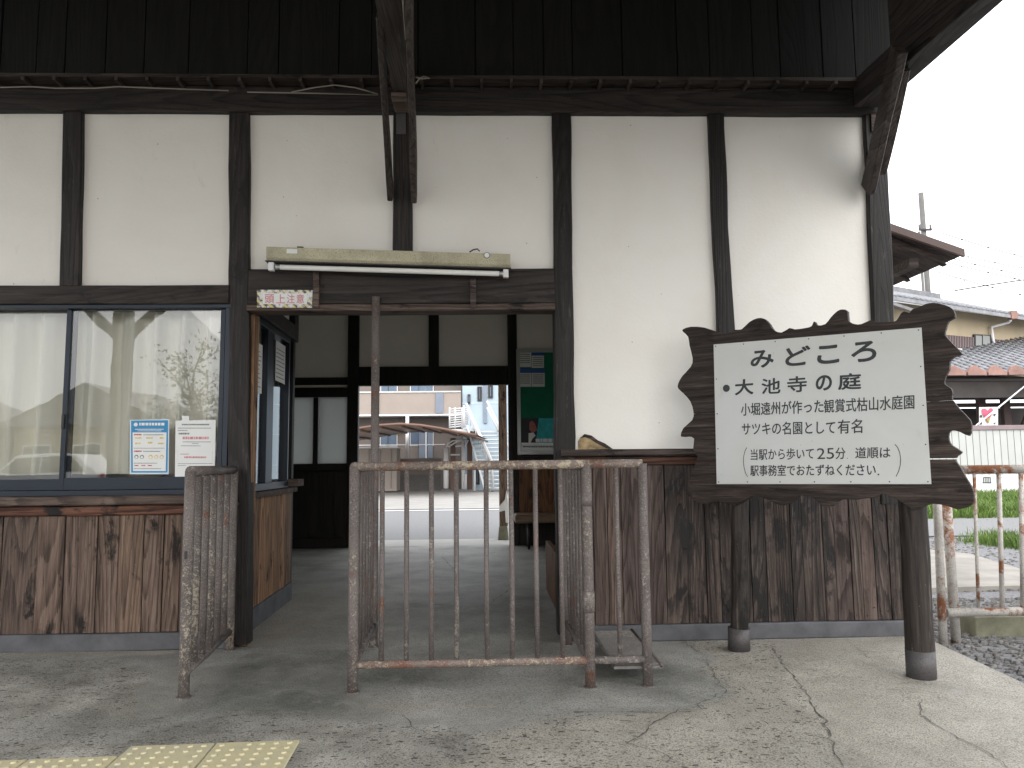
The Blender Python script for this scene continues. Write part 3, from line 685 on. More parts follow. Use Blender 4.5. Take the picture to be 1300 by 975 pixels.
bx('wainscot_stile', M['cap_wood'], ST, rx0-.045, rx0-.004, 4.393, 4.43, rz0, rz2, .003)
level(F(733,800,4.385)[0], rx1+.01, .0, rz0-.002, 4.387, .10, 'ground_sill', 'grey_sill', 16)
# nail heads on the right planks (rows)
for k, zc in enumerate((rz0+.05, (rz0+rz1)/2+.12, rz1-.04)):
    for a, b in zip(jr[1:-1], jr[2:]):
        for q in (.25, .75):
            X_ = a+(b-a)*q; z_ = zc+random.gauss(0,.012); MB().tube([(X_, 4.403, z_), (X_, 4.414, z_)], .003, 6).build('nail', M['screw'], wr)

# front windows
gz0 = F(150,606,4.44)[1]; gz1 = F(150,394,4.44)[1]; fz0 = F(150,629,4.40)[1]
fx1 = F(290,500,4.40)[0]
def pane(x0, x1, z0, z1, Y, parent): return MB().add([(x0,Y,z0),(x1,Y,z0),(x1,Y,z1),(x0,Y,z1)], [(0,1,2,3)]).build('pane', M['glass'], parent, fixn=False)
def window(x0, x1, first, second):
    mb = MB(); mb.box(x0, x1, 4.40, 4.52, hz0-.022, hz0-.001); mb.box(x0, x1, 4.395, 4.52, sz2+.001, sz2+.03)
    mb.box(x1-.028, x1, 4.401, 4.519, sz2+.03, hz0-.022); mb.box(x0, x0+.028, 4.401, 4.519, sz2+.03, hz0-.022)
    wf = mb.build('window', M['navy'], ST, .002)
    for (a, b, Y, tall) in (first, second):
        q = MB(); z0 = sz2+.032; z1 = hz0-.024; g0 = gz0+(.0 if tall else -.006)
        q.box(a, a+.026, Y, Y+.025, z0, z1); q.box(b-.026, b, Y, Y+.025, z0, z1)
        q.box(a+.026, b-.026, Y+.001, Y+.024, z0, g0); q.box(a+.026, b-.026, Y+.001, Y+.024, gz1, z1)
        q.build('sash', M['navy'], wf, .002)
        pane(a+.02, b-.02, g0-.004, gz1+.004, Y+.012, wf)
xs = F(84,500,4.43)[0]; xr = F(283,500,4.43)[0]
window(-3.33, fx1, (-3.30, xs+.02, 4.462, False), (xs-.018, xr+.002, 4.430, True))
window(-5.2, -3.332, (-5.17, -4.25, 4.462, False), (-4.28, -3.36, 4.430, True))
bx('window_latch', M['black_print'], ST, xs-.014, xs+.0, 4.418, 4.429, 1.22, 1.30, .002)

# side wall of the ticket office (runs back into the passage, a little askew)
SA = Vector((-1.440, 4.50, 0)); sdv = Vector((-.030, 1, 0)); 
def SXX(y): return SA.x + sdv.x*(y-SA.y)
sn = Vector((1, .030, 0)).normalized()
def SP(px, py): p = PL(px, py, SA, sn); return p.y, p.z
def sbox(mb, o0, o1, y0, y1, z0, z1):
    return mb.hexa([(SXX(y0)+o0,y0,z0),(SXX(y0)+o1,y0,z0),(SXX(y1)+o1,y1,z0),(SXX(y1)+o0,y1,z0),(SXX(y0)+o0,y0,z1),(SXX(y0)+o1,y0,z1),(SXX(y1)+o1,y1,z1),(SXX(y1)+o0,y1,z1)])
ye = 5.93
swt = .5*(SP(320,400)[1]+SP(366,438)[1]); swb = .5*(SP(320,622)[1]+SP(366,617)[1])
print('side window z', swt, swb, SP(320,400), SP(366,438), SP(320,622), SP(366,617))
swt = min(max(swt, 1.75), 1.95)
side = sbox(MB(), -.08, -.04, 4.46, ye, .0, swb-.06).build('office_side_wall', M['room_timber'], ST)
rnd = random.Random(5); y = 4.56
while y < ye-.01:
    yy = min(ye, y+rnd.uniform(.085, .14)); dx = rnd.uniform(0, .006)
    yy = ye if ye-yy < .05 else yy
    sbox(MB(), -.02+dx, dx, y+.0015, yy-.0015, .13, swb-.05).build('plank', M['plank_warm'], side, .002); y = yy
sbox(MB(), -.03, .012, 4.55, ye+.01, .0, .128).build('ground_sill', M['grey_sill'], ST, .003)
sbox(MB(), -.10, .035, 4.55, ye+.04, swb-.048, swb-.012).build('counter_board', M['cap_wood'], ST, .004)
# jamb
bx('jamb', M['plank_warm'], ST, F(305,700,4.46)[0], F(317,700,4.46)[0], 4.455, 4.548, .0, lz00, .004)
y0w = SP(321,500)[0]; y1w = SP(366,500)[0]; ym0 = SP(340,500)[0]; ym1 = SP(348,500)[0]
y0w = max(4.56, y0w)
mb = MB(); sbox(mb, -.07, .004, y0w-.0, y1w+.03, swt, swt+.04); sbox(mb, -.07, .006, y0w, y1w+.03, swb-.01, swb+.035)
sbox(mb, -.069, .003, y0w, y0w+.03, swb+.035, swt); sbox(mb, -.069, .003, y1w, y1w+.03, swb+.035, swt)
sw = mb.build('window', M['navy'], ST, .002)
sbox(MB(), -.05, -.004, ym0, ym1, swb+.036, swt-.001).build('mullion', M['navy'], sw, .002)
for (a, b) in ((y0w+.03, ym0), (ym1, y1w)):
    MB().add([(SXX(a)-.03,a,swb+.035),(SXX(b)-.03,b,swb+.035),(SXX(b)-.03,b,swt),(SXX(a)-.03,a,swt)], [(0,1,2,3)]).build('pane', M['glass'], sw, fixn=False)
sbox(MB(), -.10, .03, 4.55, ye+.01, swt+.042, swt+.15).build('window_head', M['timber_x'], ST, .004)
sbox(MB(), -.09, -.03, 4.55, ye, swt+.152, 2.95).build('plaster_panel', M['plaster_room'], ST)
a = F(364,434,ye+.02); b = F(378,400,ye+.02)
bx('hanging_post', M['room_timber'], ST, a[0], b[0], ye-.06, ye+.06, a[1], 2.95, .004)
a = F(368,617,ye-.02); b = F(383,608,ye-.02)
bx('counter_end', M['cap_wood'], ST, a[0]-.05, b[0], ye-.12, ye+.05, a[1], b[1], .004)
# office return wall and inner dark room shell
bx('office_end_wall', M['room_timber'], ST, -5.2, SXX(ye)-.005, ye, ye+.06, 0, 2.95)
bx('office_back', M['plaster'], ST, -5.2, SXX(ye)-.1, ye-.03, ye-.001, .02, 2.9); bx('office_ceiling', M['plaster'], ST, -5.2, SXX(ye)-.1, 4.55, ye-.04, 2.7, 2.75)
bx('office_floor', M['bench_wood'], ST, -5.2, SXX(ye)-.1, 4.50, ye, .0, .02)

# waiting room beyond
YB = 9.50; RXW = 2.36
def fb(px, py=500): return F(px, py, YB)[0]
def fz(py, px=550): return F(px, py, YB)[1]
dl, dr = fb(455), fb(646); dtop = fz(489)
bx('room_wall', M['plaster_room'], ST, -5.2, dl-.02, YB+.05, YB+.11, fz(501), 2.95); bx('room_wall', M['room_timber'], ST, -5.2, dl-.02, YB+.05, YB+.11, 0, fz(590))
bx('room_wall', M['plaster_room'], ST, dl-.02, dr+.02, YB+.05, YB+.11, dtop+.02, 2.95)
bx('room_wall', M['plaster_room'], ST, dr+.02, RXW, YB+.05, YB+.11, 0, 2.95)
for (ya, yb2, za2, zb3) in ((4.50,5.2,0,2.95),(5.2,9.0,0,.95),(5.2,9.0,2.15,2.95),(7.0,7.2,.95,2.15),(9.0,YB+.11,0,2.95)):
    bx('room_wall', M['plaster_room'], ST, RXW, RXW+.06, ya, yb2, za2, zb3)
for (ya, yb2) in ((5.2,7.0),(7.2,9.0)):  # unseen windows added to this wall to bring daylight into the room
    mb = MB(); mb.box(RXW-.01,RXW+.07,ya,yb2,.95,.99); mb.box(RXW-.01,RXW+.07,ya,yb2,2.11,2.15); mb.box(RXW-.009,RXW+.069,ya,ya+.04,.99,2.11); mb.box(RXW-.009,RXW+.069,yb2-.04,yb2,.99,2.11); mb.box(RXW-.008,RXW+.068,(ya+yb2)/2-.02,(ya+yb2)/2+.02,.99,2.11)
    o = mb.build('window', M['room_timber'], ST); MB().add([(RXW+.03,ya+.04,.99),(RXW+.03,yb2-.04,.99),(RXW+.03,yb2-.04,2.11),(RXW+.03,ya+.04,2.11)], [(0,1,2,3)]).build('pane', M['glass'], o, fixn=False)
bx('room_wall', M['plaster_room'], ST, -5.26, -5.2, 4.2, YB+.11, .0, 2.95)
bx('room_ceiling', M['plaster_room'], ST, -5.2, RXW, 4.50, YB+.11, 2.951, 3.0)
def rb(name, x0, x1, z0, z1, yo=0, dep=.10, mat='room_timber'): return bx(name, M[mat], ST, x0, x1, YB+yo, YB+yo+dep, z0, z1, .005)
rb('room_post', fb(441), fb(455), 0, 2.95, -.012); rb('room_post', fb(645), fb(657), 0, 2.95, -.012)
rb('room_post', fb(544), fb(557), fz(466), 2.95); rb('room_beam', fb(455)+.002, fb(645)-.002, fz(489), fz(465))
rb('room_beam', -5.2, fb(441)-.002, fz(487), fz(478)); rb('room_beam', -5.2, fb(441)-.002, fz(503), fz(491), -.01)
rb('room_rail', -5.2, fb(441)-.002, fz(490.5), fz(488), .01, .04, 'plaster_room')
rb('room_post', fb(398), fb(404), fz(588), fz(503.5)); rb('room_beam', -5.2, fb(441)-.002, fz(596), fz(587))
rb('frosted_pane', fb(404)+.005, fb(441)-.005, fz(587), fz(503), .03, .015, 'frost'); rb('frosted_pane', fb(306), fb(398)-.005, fz(587), fz(503), .03, .015, 'frost'); rb('frosted_pane', fb(262), fb(300)-.005, fz(587), fz(503), .03, .015, 'frost'); rb('frosted_pane', -5.2, fb(250)-.005, fz(587), fz(503), .03, .015, 'frost')
rb('room_post', fb(300), fb(306), 0, 2.95); rb('room_post', fb(250), fb(262), 0, 2.95)
x = fb(300); 
while x < fb(441)-.05:
    rb('room_board', x+.002, min(x+.3, fb(441)-.004), .12, fz(597), .0, .03); x += .3
rb('room_board', -5.2, fb(300)-.002, .12, fz(597), .0, .03)
rb('room_plinth', -5.2, fb(441)-.002, 0, .118, -.02, .05)
rb('room_dado', fb(657)+.002, RXW, fz(653), fz(590), .0, .03, 'brown_lac'); rb('room_beam', fb(657)+.002, RXW, fz(589), fz(579), -.005, .05)
rb('room_board', fb(657)+.002, RXW, 0, fz(654), .01, .03)
bx('room_board', M['brown_lac'], ST, F(706,700,5.0)[0], F(713,700,5.0)[0], 5.0, 5.9, .05, F(710,704,5.0)[1], .004)
# roofs: main gable and rear eave (above and behind the frame, they shade the place)
main_roof = MB()
main_roof.hexa([(-5.6,3.95,4.55),(2.62,3.95,4.55),(2.62,7.0,6.1),(-5.6,7.0,6.1),(-5.6,3.95,4.72),(2.62,3.95,4.72),(2.62,7.0,6.27),(-5.6,7.0,6.27)])
main_roof.hexa([(-5.6,7.0,6.1),(2.62,7.0,6.1),(2.62,10.6,4.2),(-5.6,10.6,4.2),(-5.6,7.0,6.27),(2.62,7.0,6.27),(2.62,10.6,4.37),(-5.6,10.6,4.37)])
main_roof.build('roof', M['roof_dark'], ST)
bx('gable_wall', M['plaster'], ST, RXW-.02, RXW+.04, 4.52, 9.6, 3.0, 4.5)
bx('upper_floor', M['room_timber'], ST, -5.2, RXW-.03, 4.36, 9.6, 3.30, 3.34)
bx('rear_wall', M['plaster'], ST, -5.2, RXW-.03, 9.55, 9.61, 3.0, 4.4)
re_ = MB(); re_.hexa([(-5.0,9.6,3.0),(2.6,9.6,3.0),(2.6,10.75,2.7),(-5.0,10.75,2.7),(-5.0,9.6,3.08),(2.6,9.6,3.08),(2.6,10.75,2.78),(-5.0,10.75,2.78)]); re_.build('rear_eave', M['timber_x'], ST)
# little side eave on the right gable
ey0 = 4.62
tip = F(1218,324,ey0); roo = F(1131,356,ey0); ztop = F(1131,287,ey0)[1]; ztip = F(1218,320,ey0)[1]
sx0 = F(1128,300,ey0)[0]; yb_ = 8.6
q = MB(); q.hexa([(sx0,ey0,ztop-.03),(tip[0],ey0,ztip-.03),(tip[0],yb_,ztip-.03),(sx0,yb_,ztop-.03),(sx0,ey0,ztop),(tip[0],ey0,ztip),(tip[0],yb_,ztip),(sx0,yb_,ztop)])
ev = q.build('side_eave', M['eave_brown'], ST)
q = MB(); q.hexa([(sx0,ey0-.025,ztop-.035),(tip[0]+.02,ey0-.025,ztip-.035),(tip[0]+.02,ey0-.001,ztip-.035),(sx0,ey0-.001,ztop-.035),(sx0,ey0-.025,ztop+.012),(tip[0]+.02,ey0-.025,ztip+.012),(tip[0]+.02,ey0-.001,ztip+.012),(sx0,ey0-.001,ztop+.012)])
q.build('fascia', M['fascia'], ev)
for k in range(9):
    yk = ey0+.05+k*.42
    q = MB(); q.hexa([(sx0,yk,ztop-.075),(tip[0]-.05,yk,ztip-.070),(tip[0]-.05,yk+.05,ztip-.070),(sx0,yk+.05,ztop-.075),(sx0,yk,ztop-.032),(tip[0]-.08,yk,ztip-.032),(tip[0]-.08,yk+.05,ztip-.032),(sx0,yk+.05,ztop-.032)])
    q.build('rafter', M['eave_brown'], ev)
bx('eave_purlin', M['eave_brown'], ev, tip[0]-.30, tip[0]-.24, ey0+.04, yb_, ztip-.085, ztip-.03)

# ------------------------------------------------------------ PLATFORM CANOPY (over the camera)
CN = empty('platform_canopy', (0, 2, 0), 'dark timber canopy with arms and slanting braces over the platform', 'canopy')
def arm(bl0, br0, bl1, br1, z, h, seed):
    # bottom corners from sight lines on the level z: far end (bl0, br0), near end (bl1, br1); runs on to the platform posts
    a0, b0, a1, b1 = [Vector(G(*p, z)) for p in (bl0, br0, bl1, br1)]
    def ext(p, q, y): t = (y-p.y)/(q.y-p.y); return p+(q-p)*t
    ya = 4.36; ym = min(a1.y, b1.y); 
    pa, pb, qa, qb = ext(a0,a1,ya), ext(b0,b1,ya), ext(a0,a1,ym), ext(b0,b1,ym)
    cx = (qa.x+qb.x)/2; hw = (qb.x-qa.x)/2; dirx = ((qa.x+qb.x)/2-(pa.x+pb.x)/2)/(ym-ya)
    cx2 = cx+dirx*(-.9-ym)
    mb = MB(); rings = [(pa.x, pb.x, ya), (qa.x, qb.x, ym), (cx2-hw, cx2+hw, -1.15)]
    vs = []
    for xa, xb, y in rings: vs += [(xa,y,z),(xb,y,z),(xb,y,z+h),(xa,y,z+h)]
    fs = [(0,1,2,3),(8,11,10,9)]
    for i in (0, 4):
        for k in range(4): fs.append((i+k, i+4+k, i+4+(k+1) % 4, i+(k+1) % 4))
    mb.add(vs, fs); o = mb.build('arm', M['timber_y'], CN, .006)
    if seed == 2:
        yf = 3.97; tq = (yf-qa.y)/(pa.y-qa.y); xa_, xb_ = qa.x+(pa.x-qa.x)*tq, qb.x+(pb.x-qb.x)*tq
        MB().hexa([(xa_+.004,yf,z+h+.002),(xb_-.03,yf,z+h+.002),(cx2+hw-.03,-1.15,z+h+.002),(cx2-hw+.004,-1.15,z+h+.002),(xa_+.004,yf,4.28),(xb_-.03,yf,4.28),(cx2+hw-.03,-1.15,3.60),(cx2-hw+.004,-1.15,3.60)]).build('barge_board', M['timber_y'], CN)
    return cx2, (pa.x+pb.x)/2
cxa, wxa = arm((494.5,96),(516,96),(475.7,0),(510.5,0), 3.10, .17, 1)
cxb, wxb = arm((1106,118),(1139,118),(1242,0),(1275,0), 3.10, .17, 2)
# short block and iron strap under the centre arm
p = F(495,126,4.2); q_ = F(517,96,4.2)
bx('arm_block', M['cap_wood'], CN, F(497,110,4.2)[0], F(516,110,4.2)[0], 4.18, 4.37, p[1], 3.098, .006)
mb = MB(); Y_ = 4.386
mb.poly([(F(a,b,Y_)[0], Y_, F(a,b,Y_)[1]) for a, b in [(503,170),(503,143),(507,137),(508,127),(511,127),(511,137),(515,143),(515,170)]], (0,.008,0)); mb.build('iron_strap', M['steel_band'], CN)
p = [(1107,166),(1106,140),(1111,128),(1117,136),(1116,146),(1112,166)]
MB().poly([(F(a,b,Y_)[0], Y_, F(a,b,Y_)[1]) for a, b in p], (0,.008,0)).build('iron_strap', M['cap_wood'], CN)
def brace(px0, px1, w_, d_, Y0=4.36, z1=3.1, seed=0):
    a = F(*px0, Y0); g = G(*px1, z1)
    p0 = Vector((a[0], Y0, a[1])); p1 = Vector((g[0], g[1], z1))
    MB().timber(p0, p1, w_, d_, WX, .004, seed=seed).build('brace', M['timber_y'], CN)
brace((496,250), (482,18), .030, .085, 4.36, 3.16, 3)
brace((526,252), (519,-25), .034, .085, 4.36, 3.16, 4)
brace((1102,240), (1141,62), .045, .12, 4.37, 3.12, 5)
brace((1114,215), (1143,84), .060, .14, 4.36, 3.12, 6)
# outer posts with Y braces behind the camera, eave plate, and canopy roof boards
xL = -4.6
for X_ in (xL, cxa, cxb):
    MB().timber((X_, -.9, -.02), (X_, -.9, 3.10), .20, .20, WX, .004, seed=3).build('canopy_post', M['timber_z'], CN)
    for s_ in (-1, 1):
        MB().timber((X_+s_*.06, -.9, 2.62), (X_+s_*.72, -.9, 3.28), .13, .10, (0,1,0), .003, seed=4).build('brace', M['timber_x'], CN)
MB().timber((-5.2,-.9,3.33), (3.0,-.9,3.33), .14, .16, (0,1,0)).build('eave_plate', M['timber_x'], CN)
MB().timber((xL,-1.15,3.185), (xL,4.36,3.185), .145, .17, WX).build('arm', M['timber_y'], CN)
x = -5.3
while x < 2.72:
    MB().hexa([(x,-1.25,3.60),(x+.235,-1.25,3.60),(x+.235,4.24,4.3),(x,4.24,4.3),(x,-1.25,3.63),(x+.235,-1.25,3.63),(x+.235,4.24,4.33),(x,4.24,4.33)]).build('roof_board', M['roof_wood'], CN); x += .24
# stray cords tied along the beam and arm
def cord(name, pts, r, mat, label, cat, grp=None):
    o = MB().tube(pts, r, 6).build(name, M[mat]); return tag(o, label, cat, grp)
def F3(px, py, Y): a = F(px, py, Y); return (a[0], Y, a[1])
cord('cable', [F3(a,b,4.275) for a, b in [(0,111),(40,110),(70,112),(120,112),(150,110),(200,112),(290,115)]], .004, 'wire', 'thin pale cable clipped along the beam above the ticket windows', 'cable')
cord('cable', [F3(a,b,4.275) for a, b in [(314,117),(380,118),(480,120)]]+[F3(a,b,4.275) for a, b in [(465,115),(450,111),(425,108),(400,111),(370,117)]], .004, 'wire', 'pale cable looping along the beam left of the centre arm', 'cable')
cord('rope', [G(509,-30,3.08)+(3.08,), G(512,10,3.08)+(3.08,), G(515,50,3.08)+(3.08,), G(521,54,3.08)+(3.08,), G(524,60,3.08)+(3.08,), G(524,78,3.08)+(3.08,)], .004, 'wire', 'frayed grey rope hanging beside the centre arm', 'rope')
cord('string', [F3(528,106,4.05), F3(533,99,4.04), F3(538,97,4.03), F3(545,99,4.02), F3(535,100,4.0), F3(528,98,4.02)], .004, 'wire', 'short frayed string knotted at the right brace of the centre arm', 'string')
#__PART3__
# ------------------------------------------------------------ things on the station front
# curtains behind the ticket windows
def curtain(x0, x1, seed, label):
    rnd = random.Random(seed); n = int((x1-x0)/.012); mb = MB(); vs = []; fs = []; ph = rnd.random()*6
    zz = [.96, 1.3, 1.7, 2.02]
    for i in range(n+1):
        x = x0+(x1-x0)*i/n
        for j, z in enumerate(zz):
            k = 1.25-.35*j/3
            y = 4.585+k*(.050*math.sin(x*37+ph+.6*math.sin(x*7))+.012*math.sin(x*87+ph*2+j*.3)+.02*math.sin(x*13+seed+j*.2))
            vs.append((x+.008*math.sin(j*2+x*20), y, z))
    for i in range(n):
        for j in range(3): b = i*4+j; fs.append((b, b+4, b+5, b+1))
    mb.add(vs, fs, True); o = mb.build('curtain', M['curtain'], fixn=False); return tag(o, label, 'curtain', 'cream curtains behind the ticket office glass')
cm = F(84,500,4.6)[0]; c2 = F(166,500,4.6)[0]
curtain(-5.1, -3.3, 1, 'cream curtain behind the farthest left ticket office glass')
curtain(-3.3, cm+.03, 2, 'cream pleated curtain behind the left sash of the ticket window')
curtain(cm+.03, c2+.02, 3, 'cream pleated curtain behind the left half of the right sash')
curtain(c2-.02, F(292,500,4.6)[0]+.05, 4, 'cream curtain behind the two paper notices on the ticket window')

# blue poster
Yp = 4.4405
def quad_on(px, Y, mat, parent, name, off):
    mb = MB(); mb.poly([(F(a,b,Y)[0], Y-off, F(a,b,Y)[1]) for a, b in px], (0,.0006,0)); return mb.build(name, M[mat], parent)
c0 = F(190,568,Yp)
PO = empty('poster', (c0[0], Yp, c0[1]), 'blue bordered notice poster taped to the ticket window glass', 'poster')
quad_on([(165,533),(215,532),(214,602),(165,602)], Yp, 'pale_print', PO, 'sheet', 0)
quad_on([(166.5,534),(213.5,533.5),(212.7,600),(166.7,600)], Yp, 'blue_print', PO, 'border', .0012)
quad_on([(168.5,549),(211.5,549),(210.5,598),(169,598)], Yp, 'paper', PO, 'text_panel', .0022)
mb = MB(); c = F(172.5,539,Yp); mb.tube([(c[0], Yp-.0018, c[1]), (c[0], Yp-.0026, c[1])], .011, 16); mb.build('emblem', M['paper'], PO)
def line_marks(rows, Y, mat, parent, off, seed, name='print_line'):
    rnd = random.Random(seed); mb = MB()
    for (x0, x1, y, h) in rows:
        x = x0
        while x < x1:
            wd = rnd.uniform(.8, 2.6)*h*.55; xe = min(x1, x+wd)
            a = F(x, y+h/2, Y); b = F(xe, y-h/2, Y)
            mb.add([(a[0],Y-off,a[1]),(b[0],Y-off,a[1]),(b[0],Y-off,b[1]),(a[0],Y-off,b[1])], [(0,1,2,3)]); x = xe+h*.22
    return mb.build(name, M[mat], parent, fixn=False)
line_marks([(177,209,538.5,3.4)], Yp, 'paper', PO, .0024, 1); line_marks([(172,208,545,1.1),(175,205,547,.9)], Yp, 'paper', PO, .0024, 2)
line_marks([(170.5,180,551.8,1.8),(170.5,180,572.8,1.8),(171,176,591,1.4),(180,185,591,1.4),(188,193,591,1.4)], Yp, 'red_print', PO, .0032, 3)
line_marks([(182,208,552,1.0),(182,204,573,1.0),(170,209,569,.7),(170,200,588,.9),(170,205,595,.8)], Yp, 'grey_print', PO, .0032, 4)
line_marks([(172,180,556,1.8),(186,194,556,1.8),(203,208,556,2.2),(172,179,563,1.8),(188,194,562,2.2),(201,208,563,1.8)], Yp, 'gold_print', PO, .0032, 5)
for i, (x, mt) in enumerate([(173.5,'grey_print'),(180.5,'grey_print'),(191.5,'gold_print'),(198.5,'gold_print'),(205.5,'gold_print')]):
    c = F(x,580,Yp); MB().tube([(c[0], Yp-.0028, c[1]), (c[0], Yp-.0034, c[1])], .0115, 12).build('picture_dot', M[mt], PO)
    MB().tube([(c[0], Yp-.0036, c[1]-.002), (c[0], Yp-.0040, c[1]-.002)], .0075, 12).build('picture_dot', M['paper'], PO)
# white notice
c0 = F(248,570,Yp)
PN = empty('notice', (c0[0], Yp, c0[1]), 'plain white paper notice taped beside the blue poster on the ticket window', 'notice')
quad_on([(223,534),(274,533),(272.5,608),(222,609)], Yp, 'paper', PN, 'sheet', .0005)
quad_on([(231,528),(240,528),(240,536),(231,536)], Yp, 'paper', PN, 'tape', .0015)
line_marks([(231,266,539,1.8)], Yp, 'grey_print', PN, .0020, 6)
line_marks([(226,268,543.5,.9),(226,238,546.5,.9),(230,255,566,.8),(232,268,561,.8),(244,252,563,.9),(226,270,588.5,.7),(226,236,591,.7)], Yp, 'grey_print', PN, .0020, 7)
line_marks([(227,241,550.5,2.2)], Yp, 'grey_print', PN, .0020, 8); line_marks([(232,265,556,3.2)], Yp, 'pink_print', PN, .0020, 9)
line_marks([(229,240,576.5,1.0),(234,262,580.5,2.2)], Yp, 'pink_print', PN, .0020, 10)
mb = MB()
for a, b, c, d in ((225,573,270,573.5),(225,586,270,586.5),(225,573,225.5,586.5),(269.5,573,270,586.5)):
    p = F(a,d,Yp); q = F(c,b,Yp); mb.add([(p[0],Yp-.002,p[1]),(q[0],Yp-.002,p[1]),(q[0],Yp-.002,q[1]),(p[0],Yp-.002,q[1])], [(0,1,2,3)])
mb.build('print_frame', M['grey_print'], PN, fixn=False)
# sheets on the passage-side window
def side_sheet(px0, py0, px1, py1, mat, label):
    a = SP(px0, py0); b = SP(px1, py1); o_ = .002
    mb = MB(); sbox(mb, o_, o_+.001, a[0], b[0], b[1], a[1])
    t = empty('notice', (SXX(a[0]), a[0], a[1]), label, 'notice'); mb.build('sheet', M[mat], t)
    mb = MB(); z = a[1]-.05
    while z > b[1]+.03:
        sbox(mb, o_+.0012, o_+.0016, a[0]+.02, b[0]-.02-random.random()*.06, z-.006, z); z -= .028
    mb.build('print_line', M['grey_print'], t)
side_sheet(323.5,433,331.5,500,'paper_dim','grey sheet on the nearer pane of the passage side window')
side_sheet(350,432,361,488,'paper_dim','dark printed sheet on the farther pane of the passage side window')

# fluorescent fitting over the entrance
Yl = 4.30
LF = empty('fluorescent_light', F3(493,330,4.36), 'long cream fluorescent tube fitting, slightly tilted, above the entrance lintel', 'lamp')
A_ = Vector(F3(338,313,Yl)); B_ = Vector(F3(648,322.5,Yl)); dx_ = (B_-A_).normalized(); up_ = Vector((0,0,1)); bk = Vector((0,1,0))
prof = [(0,0),(.0,-.062),(.012,-.078),(.045,-.078),(.056,-.062),(.056,0)]
def sweep(pr, P, Q, mat, name, par):
    vs = []; n = len(pr)
    for S_ in (P, Q):
        for (d_, z_) in pr: vs.append(S_+bk*d_+up_*z_)
    mb = MB(); mb.add(vs, [(i, (i+1) % n, n+(i+1) % n, n+i) for i in range(n)]+[tuple(range(n)), tuple(range(n, 2*n))]); return mb.build(name, M[mat], par, .002)
sweep(prof, A_, B_, 'cream_lamp', 'housing', LF)
sweep([(-.005,-.080),(-.005,-.086),(.065,-.086),(.065,-.080)], A_+dx_*-.004, B_+dx_*.004, 'steel_band', 'reflector_edge', LF)
T0 = A_+dx_*.055+up_*-.112+bk*.02; T1 = B_-dx_*.045+up_*-.112+bk*.02
MB().tube([T0, T1], .015, 14).build('tube', M['tube'], LF)
for P, Q in ((T0-dx_*.004, T0+dx_*.02), (T1-dx_*.02, T1+dx_*.004)): MB().tube([P, Q], .0158, 14).build('tube_cap', M['alu'], LF)
for P in (A_+dx_*.012, B_-dx_*.042):
    sweep([(.004,-.088),(.004,-.135),(.036,-.135),(.036,-.088)], P, P+dx_*.03, 'white_metal', 'lamp_holder', LF)
sweep([(-.002,-.010),(-.002,-.036),(0,-.036),(0,-.010)], A_+dx_*.115, A_+dx_*.175, 'paper', 'rating_label', LF)
c = B_-dx_*.135+up_*-.012; MB().tube([c+bk*-.004, c+bk*.001], .0145, 16).build('stamp', M['paper'], LF); MB().tube([c+bk*-.002, c+bk*.0005], .018, 16).build('stamp_ring', M['black_print'], LF)
sweep([(.01,.0),(.01,.010),(.03,.010),(.03,.0)], A_+dx_*.17, A_+dx_*.205, 'metal_dark', 'bracket', LF)
MB().tube([F3(596,320,4.33), F3(601,317,4.33), F3(606,316,4.33), F3(609,319,4.33)], .004, 6).build('feed_wire', M['metal_dark'], LF)
sweep([(.056,0),(.056,-.03),(.10,-.03),(.10,0)], A_+dx_*.3, A_+dx_*.34, 'metal_dark', 'wall_bracket', LF); sweep([(.056,0),(.056,-.03),(.10,-.03),(.10,0)], B_-dx_*.34, B_-dx_*.3, 'metal_dark', 'wall_bracket', LF)

# head warning plate
Yh = 4.372
WS = empty('warning_plate', F3(361,380,Yh), 'faded yellow and black striped plate warning of the low lintel', 'sign')
quad_on([(326.5,368),(397,368.5),(396.5,391),(326.5,390.5)], Yh, 'hazard', WS, 'plate', .004)
quad_on([(334,372.5),(390,372.8),(390,386.5),(334,386.2)], Yh, 'paper', WS, 'plate_centre', .0055)
for i, (ch, x0, x1) in enumerate((('頭',336.5,348.5),('上',351,362.5),('注',364.5,374.5),('意',376.5,386.5))):
    a = Vector(F3(x0,385.5,Yh)); b = Vector(F3(x1,385.5,Yh)); cc = Vector(F3(x0,373.8,Yh)); lettering(ch, a, b, cc, (0,-1,0), M['pink_print'], WS, offset=.012, h=.0068)

# ------------------------------------------------------------ tactile paving
def tile_at(P0, ux, uy, lab):
    s_ = .297; nrm = Vector((0,0,1)); mb = MB()
    def q(a, b, z): return P0+ux*a+uy*b+nrm*z
    mb.hexa([q(.002,.002,-.004),q(s_,.002,-.004),q(s_,s_,-.004),q(.002,s_,-.004),q(.004,.004,.007),q(s_-.002,.004,.007),q(s_-.002,s_-.002,.007),q(.004,s_-.002,.007)])
    o = mb.build('tactile_tile', M['tactile'], PF, .002)
    mb = MB()
    for i in range(6):
        for j in range(6):
            c = q(.03+i*.0475, .03+j*.0475, .007); n = 10; vs = []
            if random.random() < .03: continue
            for k in range(n): t = 6.283*k/n; vs.append(c+Vector((math.cos(t), math.sin(t), 0))*.0115)
            for k in range(n): t = 6.283*k/n; vs.append(c+Vector((math.cos(t), math.sin(t), 0))*.0080+nrm*.0048)
            mb.add(vs, [(k, (k+1) % n, n+(k+1) % n, n+k) for k in range(n)]+[tuple(range(n, 2*n))])
    mb.build('tile_stud', M['tactile'], o)
TR = Vector(G(382,938.5,.007)+(0,)); TLL = Vector(G(178,946,.007)+(0,)); ux = (TR-TLL).normalized(); uy = Vector((-ux.y, ux.x, 0))
T0_ = TR-ux*.6
